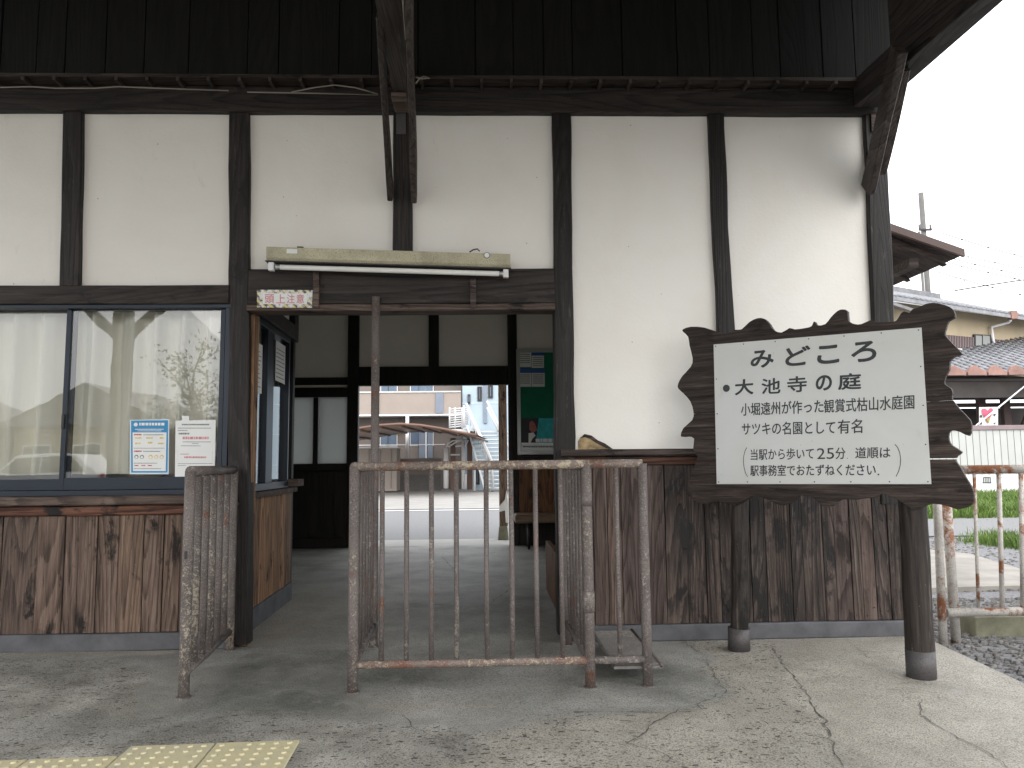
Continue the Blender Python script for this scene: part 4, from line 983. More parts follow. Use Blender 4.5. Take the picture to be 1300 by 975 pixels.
for i in range(2):
    for j in range(-5, 1):
        tile_at(T0_+ux*(.3*i)+uy*(.3*(j-1)), ux, uy, 0)
L0 = T0_-uy*(.092)
for i in range(1, 9):
    tile_at(L0-ux*(.3*i)-uy*.3, ux, uy, 0)

# ------------------------------------------------------------ ticket barriers
def barrier_panel(p0, p1, zt, zb, n, rp, rb_, parent, mats, post0=True, post1=True, ztop0=None, ztop1=None, rt=None, jit=1, rail_mat='gate_rail', low_mat='gate_pipe', bars=None):
    P0 = Vector(p0); P1 = Vector(p1); rt = rt or rp
    up = Vector((0,0,1))
    for flag, P, zz in ((post0, P0, ztop0), (post1, P1, ztop1)):
        if flag:
            z1 = zz or zt-rt
            MB().tube([P+up*-.01, P+up*.3, P+up*.7, P+up*z1], rp, 14).build('post', M[mats[0]], parent)
            MB().tube([P+up*.0, P+up*.006], rp*1.35, 14).build('post_foot', M[mats[0]], parent)
    d = (P1-P0).normalized()
    MB().tube([P0+up*(zt-rt), P1+up*(zt-rt)], rt, 14).build('top_rail', M[rail_mat], parent)
    MB().tube([P0+up*zb, P0.lerp(P1,.5)+up*(zb-.002), P1+up*zb], rp*.78, 12).build('bottom_rail', M[low_mat], parent)
    ts = bars if bars else [(i+1)/(n+1) for i in range(n)]
    for i, t in enumerate(ts):
        a = P0.lerp(P1, t); j = d*random.gauss(0,.002)*jit
        MB().tube([a+up*(zb), a+j+up*.5, a+up*(zt-rt*1.2)], rb_, 9).build('bar', M[mats[1]], parent)
# left barrier
lb0 = G(233,886)+(0,); lb1 = G(291,826)+(0,)
B1 = empty('ticket_barrier', lb0, 'short peeling pipe barrier set end-on in front of the ticket office corner post', 'barrier')
zt1 = F(235,591.5,lb0[1])[1]
zbar = F(233,855,lb0[1])[1]; print('zt1', zt1, 'zbar', zbar)
barrier_panel(lb0, lb1, zt1, zbar, 5, .024, .0165, B1, ('gate_speck','gate_speck'), rail_mat='gate_pipe')
bx('bolt_slot', M['black_print'], B1, lb0[0]-.006, lb0[0]+.006, lb0[1]-.0255, lb0[1]-.01, F(233,709,lb0[1])[1], F(233,699,lb0[1])[1])
hh = F(300,640,lb1[1])[1]
MB().tube([(lb1[0], lb1[1], hh), (lb1[0]+.01, 4.40, hh)], .012, 8).build('stay', M['gate_pipe'], B1)
# centre enclosure
c0 = G(448,879)+(0,); c1 = G(750,874)+(0,); c2_ = G(826,876)+(0,); cl_ = G(474,822)+(0,)
cy = (c0[1]+c1[1])/2; c0 = (c0[0], cy, 0); c1 = (c1[0], cy, 0); c2_ = (c2_[0], cy+.005, 0)
B2 = empty('ticket_barrier', c0, 'large peeling pipe enclosure standing in the middle of the entrance', 'barrier')
zt2 = F(600,585,cy)[1]; zb2 = F(600,841,cy)[1]; print('zt2', zt2, 'zb2', zb2, cy)
def fr(px): return (F(px,720,cy)[0]-c0[0])/(c1[0]-c0[0])
barrier_panel(c0, c1, zt2, zb2, 8, .0235, .0115, B2, ('gate_speck','gate_pipe'), rt=.021, low_mat='gate_rail',
    bars=[fr(p) for p in (484.5,516,547.5,579.5,618,649.5,681,713)])
zs = zt2-.003
p_c1b = (G(722,822)[0], 4.34, 0)
barrier_panel(c1, c2_, zt2, zb2, 1, .0225, .0115, B2, ('gate_pipe','gate_pipe'), post0=False, rt=.0205, rail_mat='gate_rail', bars=[(F(785,720,cy)[0]-c1[0])/(c2_[0]-c1[0])])
MB().tube([(c1[0],cy,.33),(c1[0],cy,.42)], .0275, 14).build('pipe_collar', M['gate_pipe'], B2)
MB().tube([(c1[0],cy,.80),(c1[0],cy,.86)], .0262, 14).build('pipe_collar', M['gate_pipe'], B2)
barrier_panel(c0, cl_, zt2, zb2, 6, .023, .0115, B2, ('gate_pipe','gate_pipe'), post0=False, ztop1=F(475,377,cl_[1])[1], rail_mat='gate_pipe')
barrier_panel(c1, p_c1b, zt2, zb2, 6, .023, .0115, B2, ('gate_pipe','gate_pipe'), post0=False, rail_mat='gate_pipe')
# ribbed metal tray between the rails
ty0, ty1 = cy+.02, 4.28; zt_ = .085
xa, xb = G(768,828,zt_)[0], G(819,820,zt_)[0]
tr_ = MB().box(xa, xb, ty0, ty1, zt_-.012, zt_).build('tray', M['tray_grey'], B2)
yy = ty0+.02; mb = MB()
while yy < ty1-.02:
    mb.box(xa+.01, xb-.01, yy, yy+.008, zt_, zt_+.006); yy += .022
mb.build('tray_rib', M['tray_grey'], tr_)
MB().tube([(xb,ty0,zt_),(xb,ty1,zt_)], .010, 8).build('tray_edge', M['gate_pipe'], B2)

# ------------------------------------------------------------ signboard
sl = Vector(G(938,825)+(0,)); sr = Vector(G(1170,860)+(0,))
sdir_ = (sr-sl).normalized(); snn = Vector((sdir_.y, -sdir_.x, 0))
if snn.y > 0: snn = -snn
S0 = sl + snn*.085
SB = empty('signboard', (sl+sr)/2, 'ragged edged dark wooden notice board with white lettered panel on two log posts', 'signboard')
def SPt(px, py, off=0.0): return PL(px, py, S0+snn*off, snn)
# posts
def logpost(base, foot_r, px_b, px_m, r0_, r1_, seed):
    pts = []; zs_ = [0.02,.12,.25,.4,.55,.7,.9,1.1,1.45]; rs = []
    topp = PL(px_m[0], px_m[1], sl if seed == 1 else sr, snn); d_ = (topp-base)/max(.01, topp.z)
    for z in zs_:
        w1 = noise.noise(Vector((z*2.2, seed*5, 0)))*.022; w2 = noise.noise(Vector((z*2.2, seed*5, 7)))*.022
        q0 = min(1, max(0, (z-.08)/.4)); w1 *= q0; w2 *= q0
        pts.append(base+Vector((d_.x*z+w1, d_.y*z+w2, z))); rs.append(r0_+(r1_-r0_)*z/1.45+.006*min(1, z*3)*noise.noise(Vector((z*7, seed, 3))))
    MB().tube(pts, rs, 18).build('log_post', M['log'], SB)
    b2 = MB().tube([base+Vector((0,0,-.01)), base+Vector((d_.x*.10, d_.y*.10, .115 if seed == 1 else .125))], foot_r, 22).build('post_collar', M['steel_band'], SB)
logpost(sl, .058, 0, (940,650), .047, .043, 1)
logpost(sr, .064, 0, (1159,650), .063, .058, 2)
# outline of the plank board, measured on its own plane
oc = [(20,290),(50,280),(100,283),(150,300),(185,306),(215,291),(240,290),(270,262),(300,248),(325,250),(345,270),(360,293),(390,302),(420,285),(440,290),(480,285),(503,278),(510,262),(516,262),(525,275),(555,270),(575,245),(600,221),(620,215),(638,222),(641,258),(665,270),(690,270),(725,255),(740,262),(790,262),(820,258),(835,235),(850,222),(870,228),(880,215),(903,208),(930,195),(960,190),(990,195),(1020,205),(1038,222),(1040,245),(1018,258),(1008,285),(1003,310),(1020,330),(1040,352),(1068,382),(1040,392),(1022,410),(1020,440),(1005,470),(1002,495),(1025,510),(1032,530),(1030,550),(1060,590),(1098,630),(1103,660),(1095,690),(1060,675),(1030,668),(1018,680),(1018,705),(1030,725),(1068,750),(1050,765),(1045,785),(1060,805),(1085,850),(1108,890),(1112,935),(1092,956),(1050,965),(1010,952),(960,945),(925,955),(890,966),(860,952),(820,925),(790,912),(765,905),(745,920),(700,925),(670,930),(620,928),(595,942),(580,955),(550,955),(530,940),(505,920),(480,915),(452,915),(440,932),(400,950),(370,945),(330,925),(280,915),(250,935),(210,950),(150,935),(100,945),(60,930),(35,908),(40,880),(52,830),(75,768),(58,742),(62,700),(40,692),(12,692),(22,660),(55,630),(60,600),(48,560),(22,530),(3,512),(2,495),(18,465),(50,430),(57,400),(45,350),(40,318),(22,300)]
outl = [SPt(860+a/2.955, 320+b/2.955) for a, b in oc]
st_ = [((p-S0).dot(sdir_), p.z) for p in outl]
def clip(poly, z, above):
    res = []
    for i in range(len(poly)):
        a, b = poly[i], poly[(i+1) % len(poly)]
        ia = (a[1] >= z) == above; ib = (b[1] >= z) == above
        if ia: res.append(a)
        if ia != ib:
            t = (z-a[1])/(b[1]-a[1]); res.append((a[0]+(b[0]-a[0])*t, z))
    return res
zj1 = SPt(888,525).z; zj2 = SPt(1195,582.5).z; print('board joints', zj1, zj2, min(s[1] for s in st_), max(s[1] for s in st_))
def dens(pl):
    res = []
    for i in range(len(pl)):                     # smooth the outline a little (Catmull-Rom)
        p0, p1, p2, p3 = pl[i-1], pl[i], pl[(i+1) % len(pl)], pl[(i+2) % len(pl)]
        for t in (0, .5):
            res.append(tuple(.5*((2*p1[k])+(-p0[k]+p2[k])*t+(2*p0[k]-5*p1[k]+4*p2[k]-p3[k])*t*t+(-p0[k]+3*p1[k]-3*p2[k]+p3[k])*t**3) for k in (0,1)))
    return res
st_ = dens(st_)
SM_rot = None
for (za, zb_) in ((None, zj2-.0025), (zj2+.0025, zj1-.001), (zj1+.001, None)):
    pl = st_
    if za is not None: pl = clip(pl, za, True)
    if zb_ is not None: pl = clip(pl, zb_, False)
    MB().poly([S0+sdir_*a+Vector((0,0,z)) for a, z in pl], -snn*.030).build('plank', M['sign_wood'], SB, .003)
# cleats behind
for zc in (SPt(1000,470).z, SPt(1000,600).z):
    a = S0+sdir_*.05-snn*.045; b = S0+sdir_*.85-snn*.045
    MB().timber((a.x,a.y,zc), (b.x,b.y,zc), .06, .028, (0,0,1)).build('cleat', M['sign_wood'], SB)
# white panel
cor = [SPt(906.5,437.5), SPt(1170,416), SPt(1182.5,614.5), SPt(910.5,614.5)]
MB().poly([p+snn*.006 for p in cor], -snn*.0055).build('sign_panel', M['panel_white'], SB)
bl, br, tr2, tl = cor[3], cor[2], cor[1], cor[0]
def quadp(u, v): return (bl*(1-u)+br*u)*(1-v)+(tl*(1-u)+tr2*u)*v
for e in range(4):
    nn_ = 7 if e % 2 == 0 else 5
    for k in range(nn_):
        t = (k+.02 if k == 0 else k)/(nn_-.99); t = min(max(t, .012), .988)
        u, v = ((t, .015), (.988, t), (t, .985), (.012, t))[e]
        if e % 2 and k in (0, nn_-1): continue
        p = quadp(u, v)
        MB().tube([p+snn*.0055, p+snn*.0085], .0032, 7).build('nail', M['screw'], SB)
def SL(txt, xl, ytl, ybl, xr_, ytr, ybr, offx=900, offy=400, k=4.483, off=0.0, name='lettering'):
    g_ = lambda x, y: SPt(offx+x/k, offy+y/k)
    p00 = g_(xl, ybl); p10 = g_(xr_, ybr); p01 = g_(xl, ytl)
    return lettering(txt, p00, p10, p01, snn, M['ink'], SB, name, off, .0068)
SL('み',240,205,305, 372,196,296, off=.026); SL('ど',437,184,294, 580,170,284, off=.026)
SL('こ',618,178,283, 745,165,273, off=.030); SL('ろ',812,156,272, 956,147,262, off=.026)
c = SPt(900+102/4.483, 400+417/4.483, .0); MB().tube([c+snn*.0062, c+snn*.0070], .0195, 24).build('lettering', M['ink'], SB)
SL('大',150,369,458, 257,362,451, off=.026); SL('池',302,363,451, 410,356,446, off=.020)
SL('寺',448,352,443, 560,344,437, off=.020); SL('の',610,346,434, 703,341,428, off=.026); SL('庭',737,335,428, 870,325,422, off=.026)
k2 = dict(offy=500)
SL('小堀遠州が作った',185,54,126, 655,37,108, off=.012, **k2); SL('観賞式枯山水庭園',657,33,110, 1172,8,86, off=.010, **k2)
SL('サツキの名園として',190,165,236, 722,148,228, off=.010, **k2); SL('有名',735,148,228, 876,143,223, off=.010, **k2)
SL('当駅から歩いて',240,315,378, 600,310,372, off=.008, **k2); SL('25',617,310,372, 715,308,370, off=.0, **k2); SL('分',722,306,372, 780,305,371, off=.008, **k2)
SL('道順は',835,304,368, 1035,301,366, off=.010, **k2); SL('駅事務室でおたずねください',238,405,468, 952,402,466, off=.010, **k2)
for (x, y, rr_) in ((790,367,.0022),(967,459,.0040)):
    c = SPt(900+x/4.483, 500+y/4.483); MB().tube([c+snn*.0062, c+snn*.0070], rr_, 10).build('lettering', M['ink'], SB)
def ribbon(pts, wdt):
    vs = []; 
    P = [SPt(900+x/4.483, 500+y/4.483) for x, y in pts]
    for i, p in enumerate(P):
        d = (P[min(i+1,len(P)-1)]-P[max(i-1,0)]).normalized(); s_ = d.cross(snn).normalized()*wdt
        vs += [p+s_+snn*.0066, p-s_+snn*.0066]
    MB().add(vs, [(2*i,2*i+1,2*i+3,2*i+2) for i in range(len(P)-1)]).build('lettering', M['ink'], SB, fixn=False)
ribbon([(219,305),(208,325),(201,355),(199,388),(203,420),(211,450),(223,472)], .0016)
ribbon([(1060,287),(1076,305),(1088,335),(1093,370),(1091,405),(1082,440),(1067,470)], .0016)

# ------------------------------------------------------------ rusted white railing on the right
rb0 = G(1197,810,-.02); Yr = rb0[1]; print('rail Y', Yr)
RL = empty('railing', (rb0[0], Yr, -.02), 'rust streaked white pipe railing right of the signboard', 'railing')
zrt = F(1250,596,Yr)[1]; zrb = F(1250,777,Yr)[1]; xe_ = rb0[0]+2.4
xt0 = F(1188,610,Yr)[0]
MB().tube([(rb0[0],Yr,-.06),(F(1190,640,Yr)[0],Yr,F(1190,640,Yr)[1]),(F(1187,600,Yr)[0],Yr,zrt)], .0235, 14).build('post', M['white_rust'], RL)
x2 = F(1206,700,Yr+.08)[0]
MB().tube([(x2,Yr+.08,-.06),(x2,Yr+.08,zrt-.02)], .027, 14).build('post', M['white_rust'], RL)
MB().tube([(xt0,Yr,zrt),(xe_,Yr,zrt)], .026, 14).build('top_rail', M['white_rust'], RL)
MB().tube([(rb0[0]+.03,Yr,zrb),(xe_,Yr,zrb)], .024, 14).build('bottom_rail', M['white_rust'], RL)
bxs = [F(p,700,Yr)[0] for p in (1237,1267,1293)]; 
for i in range(9):
    X_ = bxs[i] if i < 3 else bxs[2]+(i-2)*.135
    tl_ = F((1232,1263,1291)[i],602,Yr)[0]-F((1237,1267,1293)[i],772,Yr)[0] if i < 3 else 0
    MB().tube([(X_,Yr,zrb),(X_+tl_,Yr,zrt)], .0135 if i else .010, 10).build('bar', M['white_rust'], RL)
MB().tube([(xe_,Yr,-.06),(xe_,Yr,zrt)], .026, 14).build('post', M['white_rust'], RL)
a = G(1236,809,-.07); b_ = F(1240,783,a[1])
o = bx('concrete_block', M['concrete_block'], None, F(1238,790,a[1])[0], xe_+.2, a[1], a[1]+.22, -.12, b_[1], .008); tag(o, 'mossy concrete footing block under the rusted railing', 'block')

# ------------------------------------------------------------ waiting room things
Yb = YB-.03
BB = empty('bulletin_board', F3(690,510,Yb), 'green felt notice board in a silver frame on the waiting room far wall', 'notice board')
x0 = F(656,500,Yb)[0]; x1 = x0+1.15; z0 = F(680,577,Yb)[1]; z1 = F(680,443,Yb)[1]
bx('felt_board', M['green_felt'], BB, x0+.03, x1-.03, Yb+.005, Yb+.02, z0+.03, z1-.03)
mb = MB(); mb.box(x0,x0+.045,Yb-.01,Yb+.03,z0,z1); mb.box(x1-.045,x1,Yb-.01,Yb+.03,z0,z1); mb.box(x0+.045,x1-.045,Yb-.009,Yb+.029,z0,z0+.045); mb.box(x0+.045,x1-.045,Yb-.009,Yb+.029,z1-.045,z1); mb.build('frame', M['alu'], BB, .003)
def timetable(px0, py0, px1, py1, band, label):
    t = empty('timetable_sheet', F3((px0+px1)/2, (py0+py1)/2, Yb), label, 'timetable', 'timetable sheets pinned on the green board')
    quad_on([(px0,py0),(px1,py0),(px1,py1),(px0,py1)], Yb, 'paper_dim', t, 'sheet', .0)
    if band: quad_on([(px0,py0),(px1,py0),(px1,py0+5.5),(px0,py0+5.5)], Yb, 'navy_print', t, 'heading_band', .002)
    line_marks([(px0+1.5,px1-1.5,py0+(8 if band else 3)+j*2.6,1.2) for j in range(5)], Yb, 'grey_print', t, .003, int(px0))
timetable(659,447,674.5,466,False,'top left grey timetable sheet without a blue band'); timetable(675,446,690.5,467,True,'top right timetable sheet with a blue heading band')
timetable(659,468,674.5,491,True,'bottom left timetable sheet with a blue heading band'); timetable(675,468,691.5,491,True,'bottom right timetable sheet with a blue heading band')
TP = empty('poster', F3(690,552,Yb), 'teal sports style poster on the lower part of the green board', 'poster')
quad_on([(662,531),(748,530),(748,572),(662,573)], Yb, 'black_print', TP, 'sheet', .0)
quad_on([(684,531),(748,530),(748,564),(680,564),(682,548)], Yb, 'teal_print', TP, 'teal_field', .002)
quad_on([(662,562),(748,562),(748,573),(662,573)], Yb, 'paper_dim', TP, 'text_strip', .003)
quad_on([(672,536),(676,534),(679,538),(682,546),(676,550),(672,545)], Yb, 'skin_print', TP, 'figure_print', .004)
quad_on([(671,550),(677,549),(680,553),(676,557),(673,563),(671,562)], Yb, 'paper_dim', TP, 'figure_print', .004)
line_marks([(664,704,567,2.0)], Yb, 'grey_print', TP, .005, 77); line_marks([(680,712,559,4.2)], Yb, 'paper', TP, .005, 78)
BE = empty('bench', F3(690,690,9.15), 'long wooden bench along the waiting room far wall', 'bench')
a = F(653,650,9.15); sx = G(655,690)[0]
zbn = .40
bx('seat', M['bench_wood'], BE, a[0], a[0]+1.7, 9.0, 9.42, zbn-.10, zbn, .02)
for xx in (a[0]+.16, a[0]+.8, a[0]+1.5):
    MB().tube([(xx,9.05,0),(xx,9.05,zbn-.10)], .014, 8).build('leg', M['metal_dark'], BE); MB().tube([(xx,9.38,0),(xx,9.38,zbn-.10)], .014, 8).build('leg', M['metal_dark'], BE)

# street-side post with a cloth on it
gp = G(638,684,-.0); Ye_ = gp[1]
SP_ = empty('porch_post', (gp[0], Ye_, 0), 'brown wooden porch post on a stone footing outside the far doorway', 'post')
bx('shaft', M['plank_mid'], SP_, F(633.5,600,Ye_)[0], F(644,600,Ye_)[0], Ye_-.06, Ye_+.06, .17, 2.8, .004)
q = MB(); xa, xb = F(632,684,Ye_)[0], F(646,684,Ye_)[0]; q.hexa([(xa,Ye_-.12,-.006),(xb,Ye_-.12,-.006),(xb,Ye_+.12,-.006),(xa,Ye_+.12,-.006),(xa+.02,Ye_-.08,.17),(xb-.02,Ye_-.08,.17),(xb-.02,Ye_+.08,.17),(xa+.02,Ye_+.08,.17)]); q.build('stone_footing', M['concrete_block'], SP_, .01)
CLT = MB(); vs = []
for i, (px, py) in enumerate([(634,643),(641,634),(643,622),(646,640),(646,664),(642,664),(641,648),(634,650)]): vs.append(F3(px,py,Ye_-.09))
CLT.poly(vs, (0,.05,0)); o = CLT.build('cloth', M['white_cloth'], None, .01); tag(o, 'white cloth bundle tied low on the porch post', 'cloth')

# ------------------------------------------------------------ the street beyond the doorway
YA = 32.0
def Z5(x, y, Y=YA): a = F(440+x/4.24, 470+y/4.24, Y); return a
AP = empty('apartment_building', (-4, YA, 0), 'beige two storey apartment block across the street', 'building')
def zz5(y): return Z5(300, y)[1]
def xx5(x): return Z5(x, 400)[0]
xl_, xr_ = -16.0, Z5(621,300)[0]
bx('wall', M['beige_wall'], AP, xl_, xr_, YA, YA+8, -.05, 9.0)
bx('balcony_parapet', M['beige_parapet'], AP, xl_, xr_, YA-1.3, YA-1.15, zz5(246), zz5(139))
bx('balcony_floor', M['white_metal'], AP, xl_, xr_+.02, YA-1.35, YA-.01, zz5(256), zz5(248))
bx('balcony_rail', M['alu'], AP, xl_, xr_, YA-1.33, YA-1.12, zz5(137), zz5(129))
for a, b in ((180,198),(491,530),(-60,-40),(-300,-280)): bx('balcony_screen', M['slate_door'], AP, xx5(a), xx5(b), YA-1.36, YA-1.30, zz5(244), zz5(140))
for a, b in ((185,222),(225,270),(345,388),(390,425),(430,465),(-120,-80),(-75,-40)):
    for (t_, b_2) in ((330,405),(-60,128)):
        wf = bx('window', M['white_metal'], AP, xx5(a)-.03, xx5(b)+.03, YA-.05, YA-.005, zz5(b_2)-.03, zz5(t_)+.03)
        bx('pane', M['blue_glass'], wf, xx5(a), xx5(b), YA-.065, YA-.052, zz5(b_2), zz5(t_))
for a, b in ((390,432),(436,465)): bx('door', M['slate_door'], AP, xx5(a), xx5(b), YA-.10, YA-.07, zz5(475), zz5(340))
bx('door_post', M['white_metal'], AP, xx5(426), xx5(432), YA-.13, YA-.101, zz5(475), zz5(335))
for xc in (346,): MB().tube([(xx5(xc),YA-1.45,zz5(480)),(xx5(xc),YA-1.45,zz5(256))], .07, 8).build('drain_pipe', M['white_metal'], AP)
bx('hand_rail', M['white_metal'], AP, xl_, xx5(540), YA-1.45, YA-1.40, zz5(408), zz5(404))
bx('low_wall', M['beige_wall'], AP, xx5(272), xx5(520), YA-1.6, YA-1.45, -.05, zz5(478)); bx('low_wall', M['concrete_pole'], AP, xx5(272), xx5(520), YA-1.64, YA-1.601, -.05, zz5(560))
bx('meter_box', M['gold_print'], AP, xx5(275), xx5(291), YA-.12, YA-.02, zz5(345), zz5(334))
bx('balcony_slab_edge', M['concrete_pole'], AP, xl_, xr_, YA-.4, YA-.01, zz5(262), zz5(258))
SH = empty('storage_shed', (xx5(170), YA-3, 0), 'pale metal storage shed against the apartment block', 'shed')
Ys = YA-3
def X6(x, Y): return Z5(x, 400, Y)[0]
def Z6(y, Y): return Z5(300, y, Y)[1]
bx('body', M['beige_parapet'], SH, X6(0,Ys), X6(270,Ys), Ys, Ys+1.2, 0, Z6(420,Ys)); bx('roof', M['white_metal'], SH, X6(-8,Ys), X6(278,Ys), Ys-.1, Ys+1.3, Z6(419,Ys), Z6(411,Ys))
for xk in (60,120,180,240): bx('door_seam', M['beige_wall'], SH, X6(xk,Ys), X6(xk+2,Ys), Ys-.02, Ys-.001, .1, Z6(425,Ys))
# carport
Yc = 25.0
CP = empty('carport', (X6(400,Yc), Yc, 0), 'brown arched carport in the yard across the street', 'carport')
arc = [(-200,352),(-60,330),(70,308),(180,292),(290,285),(400,292),(500,308),(600,328),(700,346)]
vs = []; Y2 = Yc+5
for x, y in arc: a = Z5(x, y, Yc); vs += [(a[0],Yc,a[1]),(a[0]+.35,Y2,a[1]),(a[0],Yc,a[1]-.06),(a[0]+.35,Y2,a[1]-.06)]
mb = MB(); fs = []
for i in range(len(arc)-1): k = 4*i; fs += [(k,k+4,k+5,k+1),(k+2,k+3,k+7,k+6),(k,k+2,k+6,k+4),(k+1,k+5,k+7,k+3)]
mb.add(vs, fs); mb.build('roof_sheet', M['carport_roof'], CP)
mb = MB(); mb.tube([(v[0],Yc-.04,v[2]-.03) for v in vs[::4]], .05, 6); mb.build('roof_rim', M['carport_brown'], CP); mb = MB(); mb.tube([(v[0],Y2+.04,v[2]-.03) for v in vs[1::4]], .05, 6); mb.build('roof_rim', M['carport_brown'], CP)
for x, y in arc[::1]:
    a = Z5(x, y, Yc); MB().tube([(a[0],Yc,a[1]-.09),(a[0]+.35,Y2,a[1]-.09)], .035, 6).build('purlin', M['carport_brown'], CP)
for xk, yk, zt_k in ((574,Yc+4.6,365),(574,Yc+.4,335),(663,Yc+4.6,350),(663,Yc+1.5,350)):
    xx_ = Z5(xk,500,yk)[0] if yk > Yc+2 else None
    if xx_ is None: continue
    bx('post', M['carport_brown'], CP, xx_-.10, xx_+.10, yk-.08, yk+.08, 0, Z5(xk, zt_k, yk)[1])
MB().tube([(Z5(560,455,Yc+4.6)[0],Yc+4.6,Z5(560,455,Yc+4.6)[1]),(Z5(610,455,Yc+4.6)[0],Yc+4.6,Z5(610,455,Yc+4.6)[1])], .03, 6).build('tie', M['carport_brown'], CP)
# white bicycle shelter frame
Yf_ = 29.4
BS = empty('bicycle_shelter', (X6(560,Yf_), Yf_, 0), 'small white pipe frame shelter beside the carport post', 'shelter')
def P5(x, y, Y): a = Z5(x, y, Y); return (a[0], Y, a[1])
for pts, r_ in (([(535,636),(535,420)], .10), ([(628,640),(628,375)], .07), ([(640,640),(640,560)], .05)):
    MB().tube([P5(x,y,Yf_) for x, y in pts], r_, 8).build('post', M['white_metal'], BS)
for pts in ([(535,420),(545,395),(570,380),(630,372)], [(560,405),(600,380),(650,375)], [(585,410),(640,405),(655,375)], [(535,410),(560,410)], [(560,455),(610,455)]):
    MB().tube([P5(x,y,Yf_) for x, y in pts], .035, 6).build('frame', M['white_metal'], BS)
# blue-white building and its outside stair
Yk = 31.0
BW = empty('clinic_building', (X6(760,Yk), Yk, 0), 'pale blue clad building with white outside stair', 'building')
xw0 = Z5(624,300,Yk)[0]
bx('wall', M['bluewhite'], BW, xw0, xw0+9, Yk, Yk+8, -.05, 8.0); bx('roof_edge', M['stair_white'], BW, xw0-.2, xw0+9.2, Yk-.3, Yk+8.2, 8.0, 8.2)
for (a, b, t_, b2) in ((653,668,133,185),(706,730,92,170),(764,790,85,155),(690,715,520,620)):
    wf = bx('window', M['metal_dark'], BW, X6(a,Yk), X6(b,Yk), Yk-.06, Yk-.005, Z6(b2,Yk), Z6(t_,Yk))
    bx('pane', M['blue_glass'], wf, X6(a,Yk)+.08, X6(b,Yk)-.08, Yk-.075, Yk-.062, Z6(b2,Yk)+.08, Z6(t_,Yk)-.08)
bx('door', M['slate_door'], BW, X6(737,Yk), X6(757,Yk), Yk-.06, Yk-.005, Z6(290,Yk), Z6(85,Yk))
for zc in range(6): bx('cladding_seam', M['pale_print'], BW, xw0, xw0+9, Yk-.02, Yk-.001, 1.0+zc*1.2, 1.02+zc*1.2)
Yt = 28.5
stw = 1.6
SS = bpy.data.objects
def S5(x, y, Y=Yt): return Vector(P5(x, y, Y))
ta, tb_ = S5(700,318), S5(800,640)
n_ = 15
for i in range(n_):
    t = (i+.5)/n_; p = ta.lerp(tb_, t); wl_ = .25
    bx('stair_tread', M['stair_white'], BW, p.x-.35, p.x+1.75, Yt-.1+.0, Yt+.35, p.z-.04, p.z)
for dx0, Yq in ((-.35, Yt-.12), (1.75, Yt-.12)):
    a = ta+Vector((dx0,0,0)); b = tb_+Vector((dx0,0,0)); MB().timber((a.x,Yq,a.z+.15), (b.x,Yq,b.z-.1), .07, .24, WX, 0).build('stringer', M['stair_white'], BW)
for pts in ([(645,178),(780,480),(790,640)], [(632,190),(632,310)], [(755,165),(835,330),(900,480)], [(655,215),(775,490)], [(757,200),(830,350)]):
    MB().tube([P5(x,y,Yt-.2) for x, y in pts], .045, 6).build('stair_rail', M['stair_white'], BW)
for k in range(10):
    t = k/9; x = 650+t*130; y = 185+t*295
    MB().tube([P5(x,y,Yt-.2), P5(x+3,y+85*(1-.2*t),Yt-.2)], .022, 5).build('baluster', M['stair_white'], BW)
for k in range(9):
    y = 205+k*12; MB().tube([P5(555,y+6,Yt+.2), P5(650,y-3,Yt+.2)], .03, 5).build('landing_bar', M['stair_white'], BW)
for x in (555,585,622,650): MB().tube([P5(x,200,Yt+.2), P5(x,312,Yt+.2)], .035, 5).build('landing_post', M['stair_white'], BW)
a, b = S5(552,318), S5(720,312); bx('landing', M['stair_white'], BW, a.x, b.x, Yt-.1, Yt+2.4, a.z-.12, a.z)
for x in (690,770): MB().tube([P5(x,480,Yt), P5(x,650,Yt)], .05, 6).build('stair_post', M['stair_white'], BW)

# ------------------------------------------------------------ right background
Yw = 22.0
WF = empty('ribbed_fence', (F(1250,600,Yw)[0], Yw, -.07), 'ribbed white sheet fence with mauve cap behind the grass', 'fence')
xa, xb = F(1140,580,Yw)[0], F(1500,580,Yw)[0]; zt_ = F(1250,546,Yw)[1]; zc_ = F(1250,540,Yw)[1]
x = xa; k = 0
while x < xb:
    mb = MB(); mb.hexa([(x,Yw,-.07),(x+.19,Yw,-.07),(x+.19,Yw+.02,-.07),(x,Yw+.02,-.07),(x,Yw,zt_),(x+.19,Yw,zt_),(x+.19,Yw+.02,zt_),(x,Yw+.02,zt_)])
    mb.build('fence_panel', M['fence_white'], WF, .004); x += .205; k += 1
bx('fence_rail', M['brown_siding'], WF, xa, xb, Yw+.021, Yw+.05, -.07, zt_-.02); bx('fence_cap', M['mauve_cap'], WF, xa, xb, Yw-.04, Yw+.08, zt_+.002, zc_, .01)
BN = empty('banner', (F(1260,615,Yw-.1)[0], Yw-.1, 0), 'white banner with black characters hung low on the ribbed fence', 'banner')
za, zb_ = F(1260,625,Yw-.1)[1], F(1260,603,Yw-.1)[1]
bx('cloth', M['paper'], BN, F(1206,610,Yw-.1)[0], F(1340,610,Yw-.1)[0], Yw-.11, Yw-.09, za, zb_)
lettering('皿', F3(1247,613.5,Yw-.12), F3(1259,613.5,Yw-.12), F3(1247,605.5,Yw-.12), (0,-1,0), M['ink'], BN, offset=.02)
lettering('町', F3(1266,614,Yw-.12), F3(1272,614,Yw-.12), F3(1266,605.5,Yw-.12), (0,-1,0), M['ink'], BN, offset=.02)
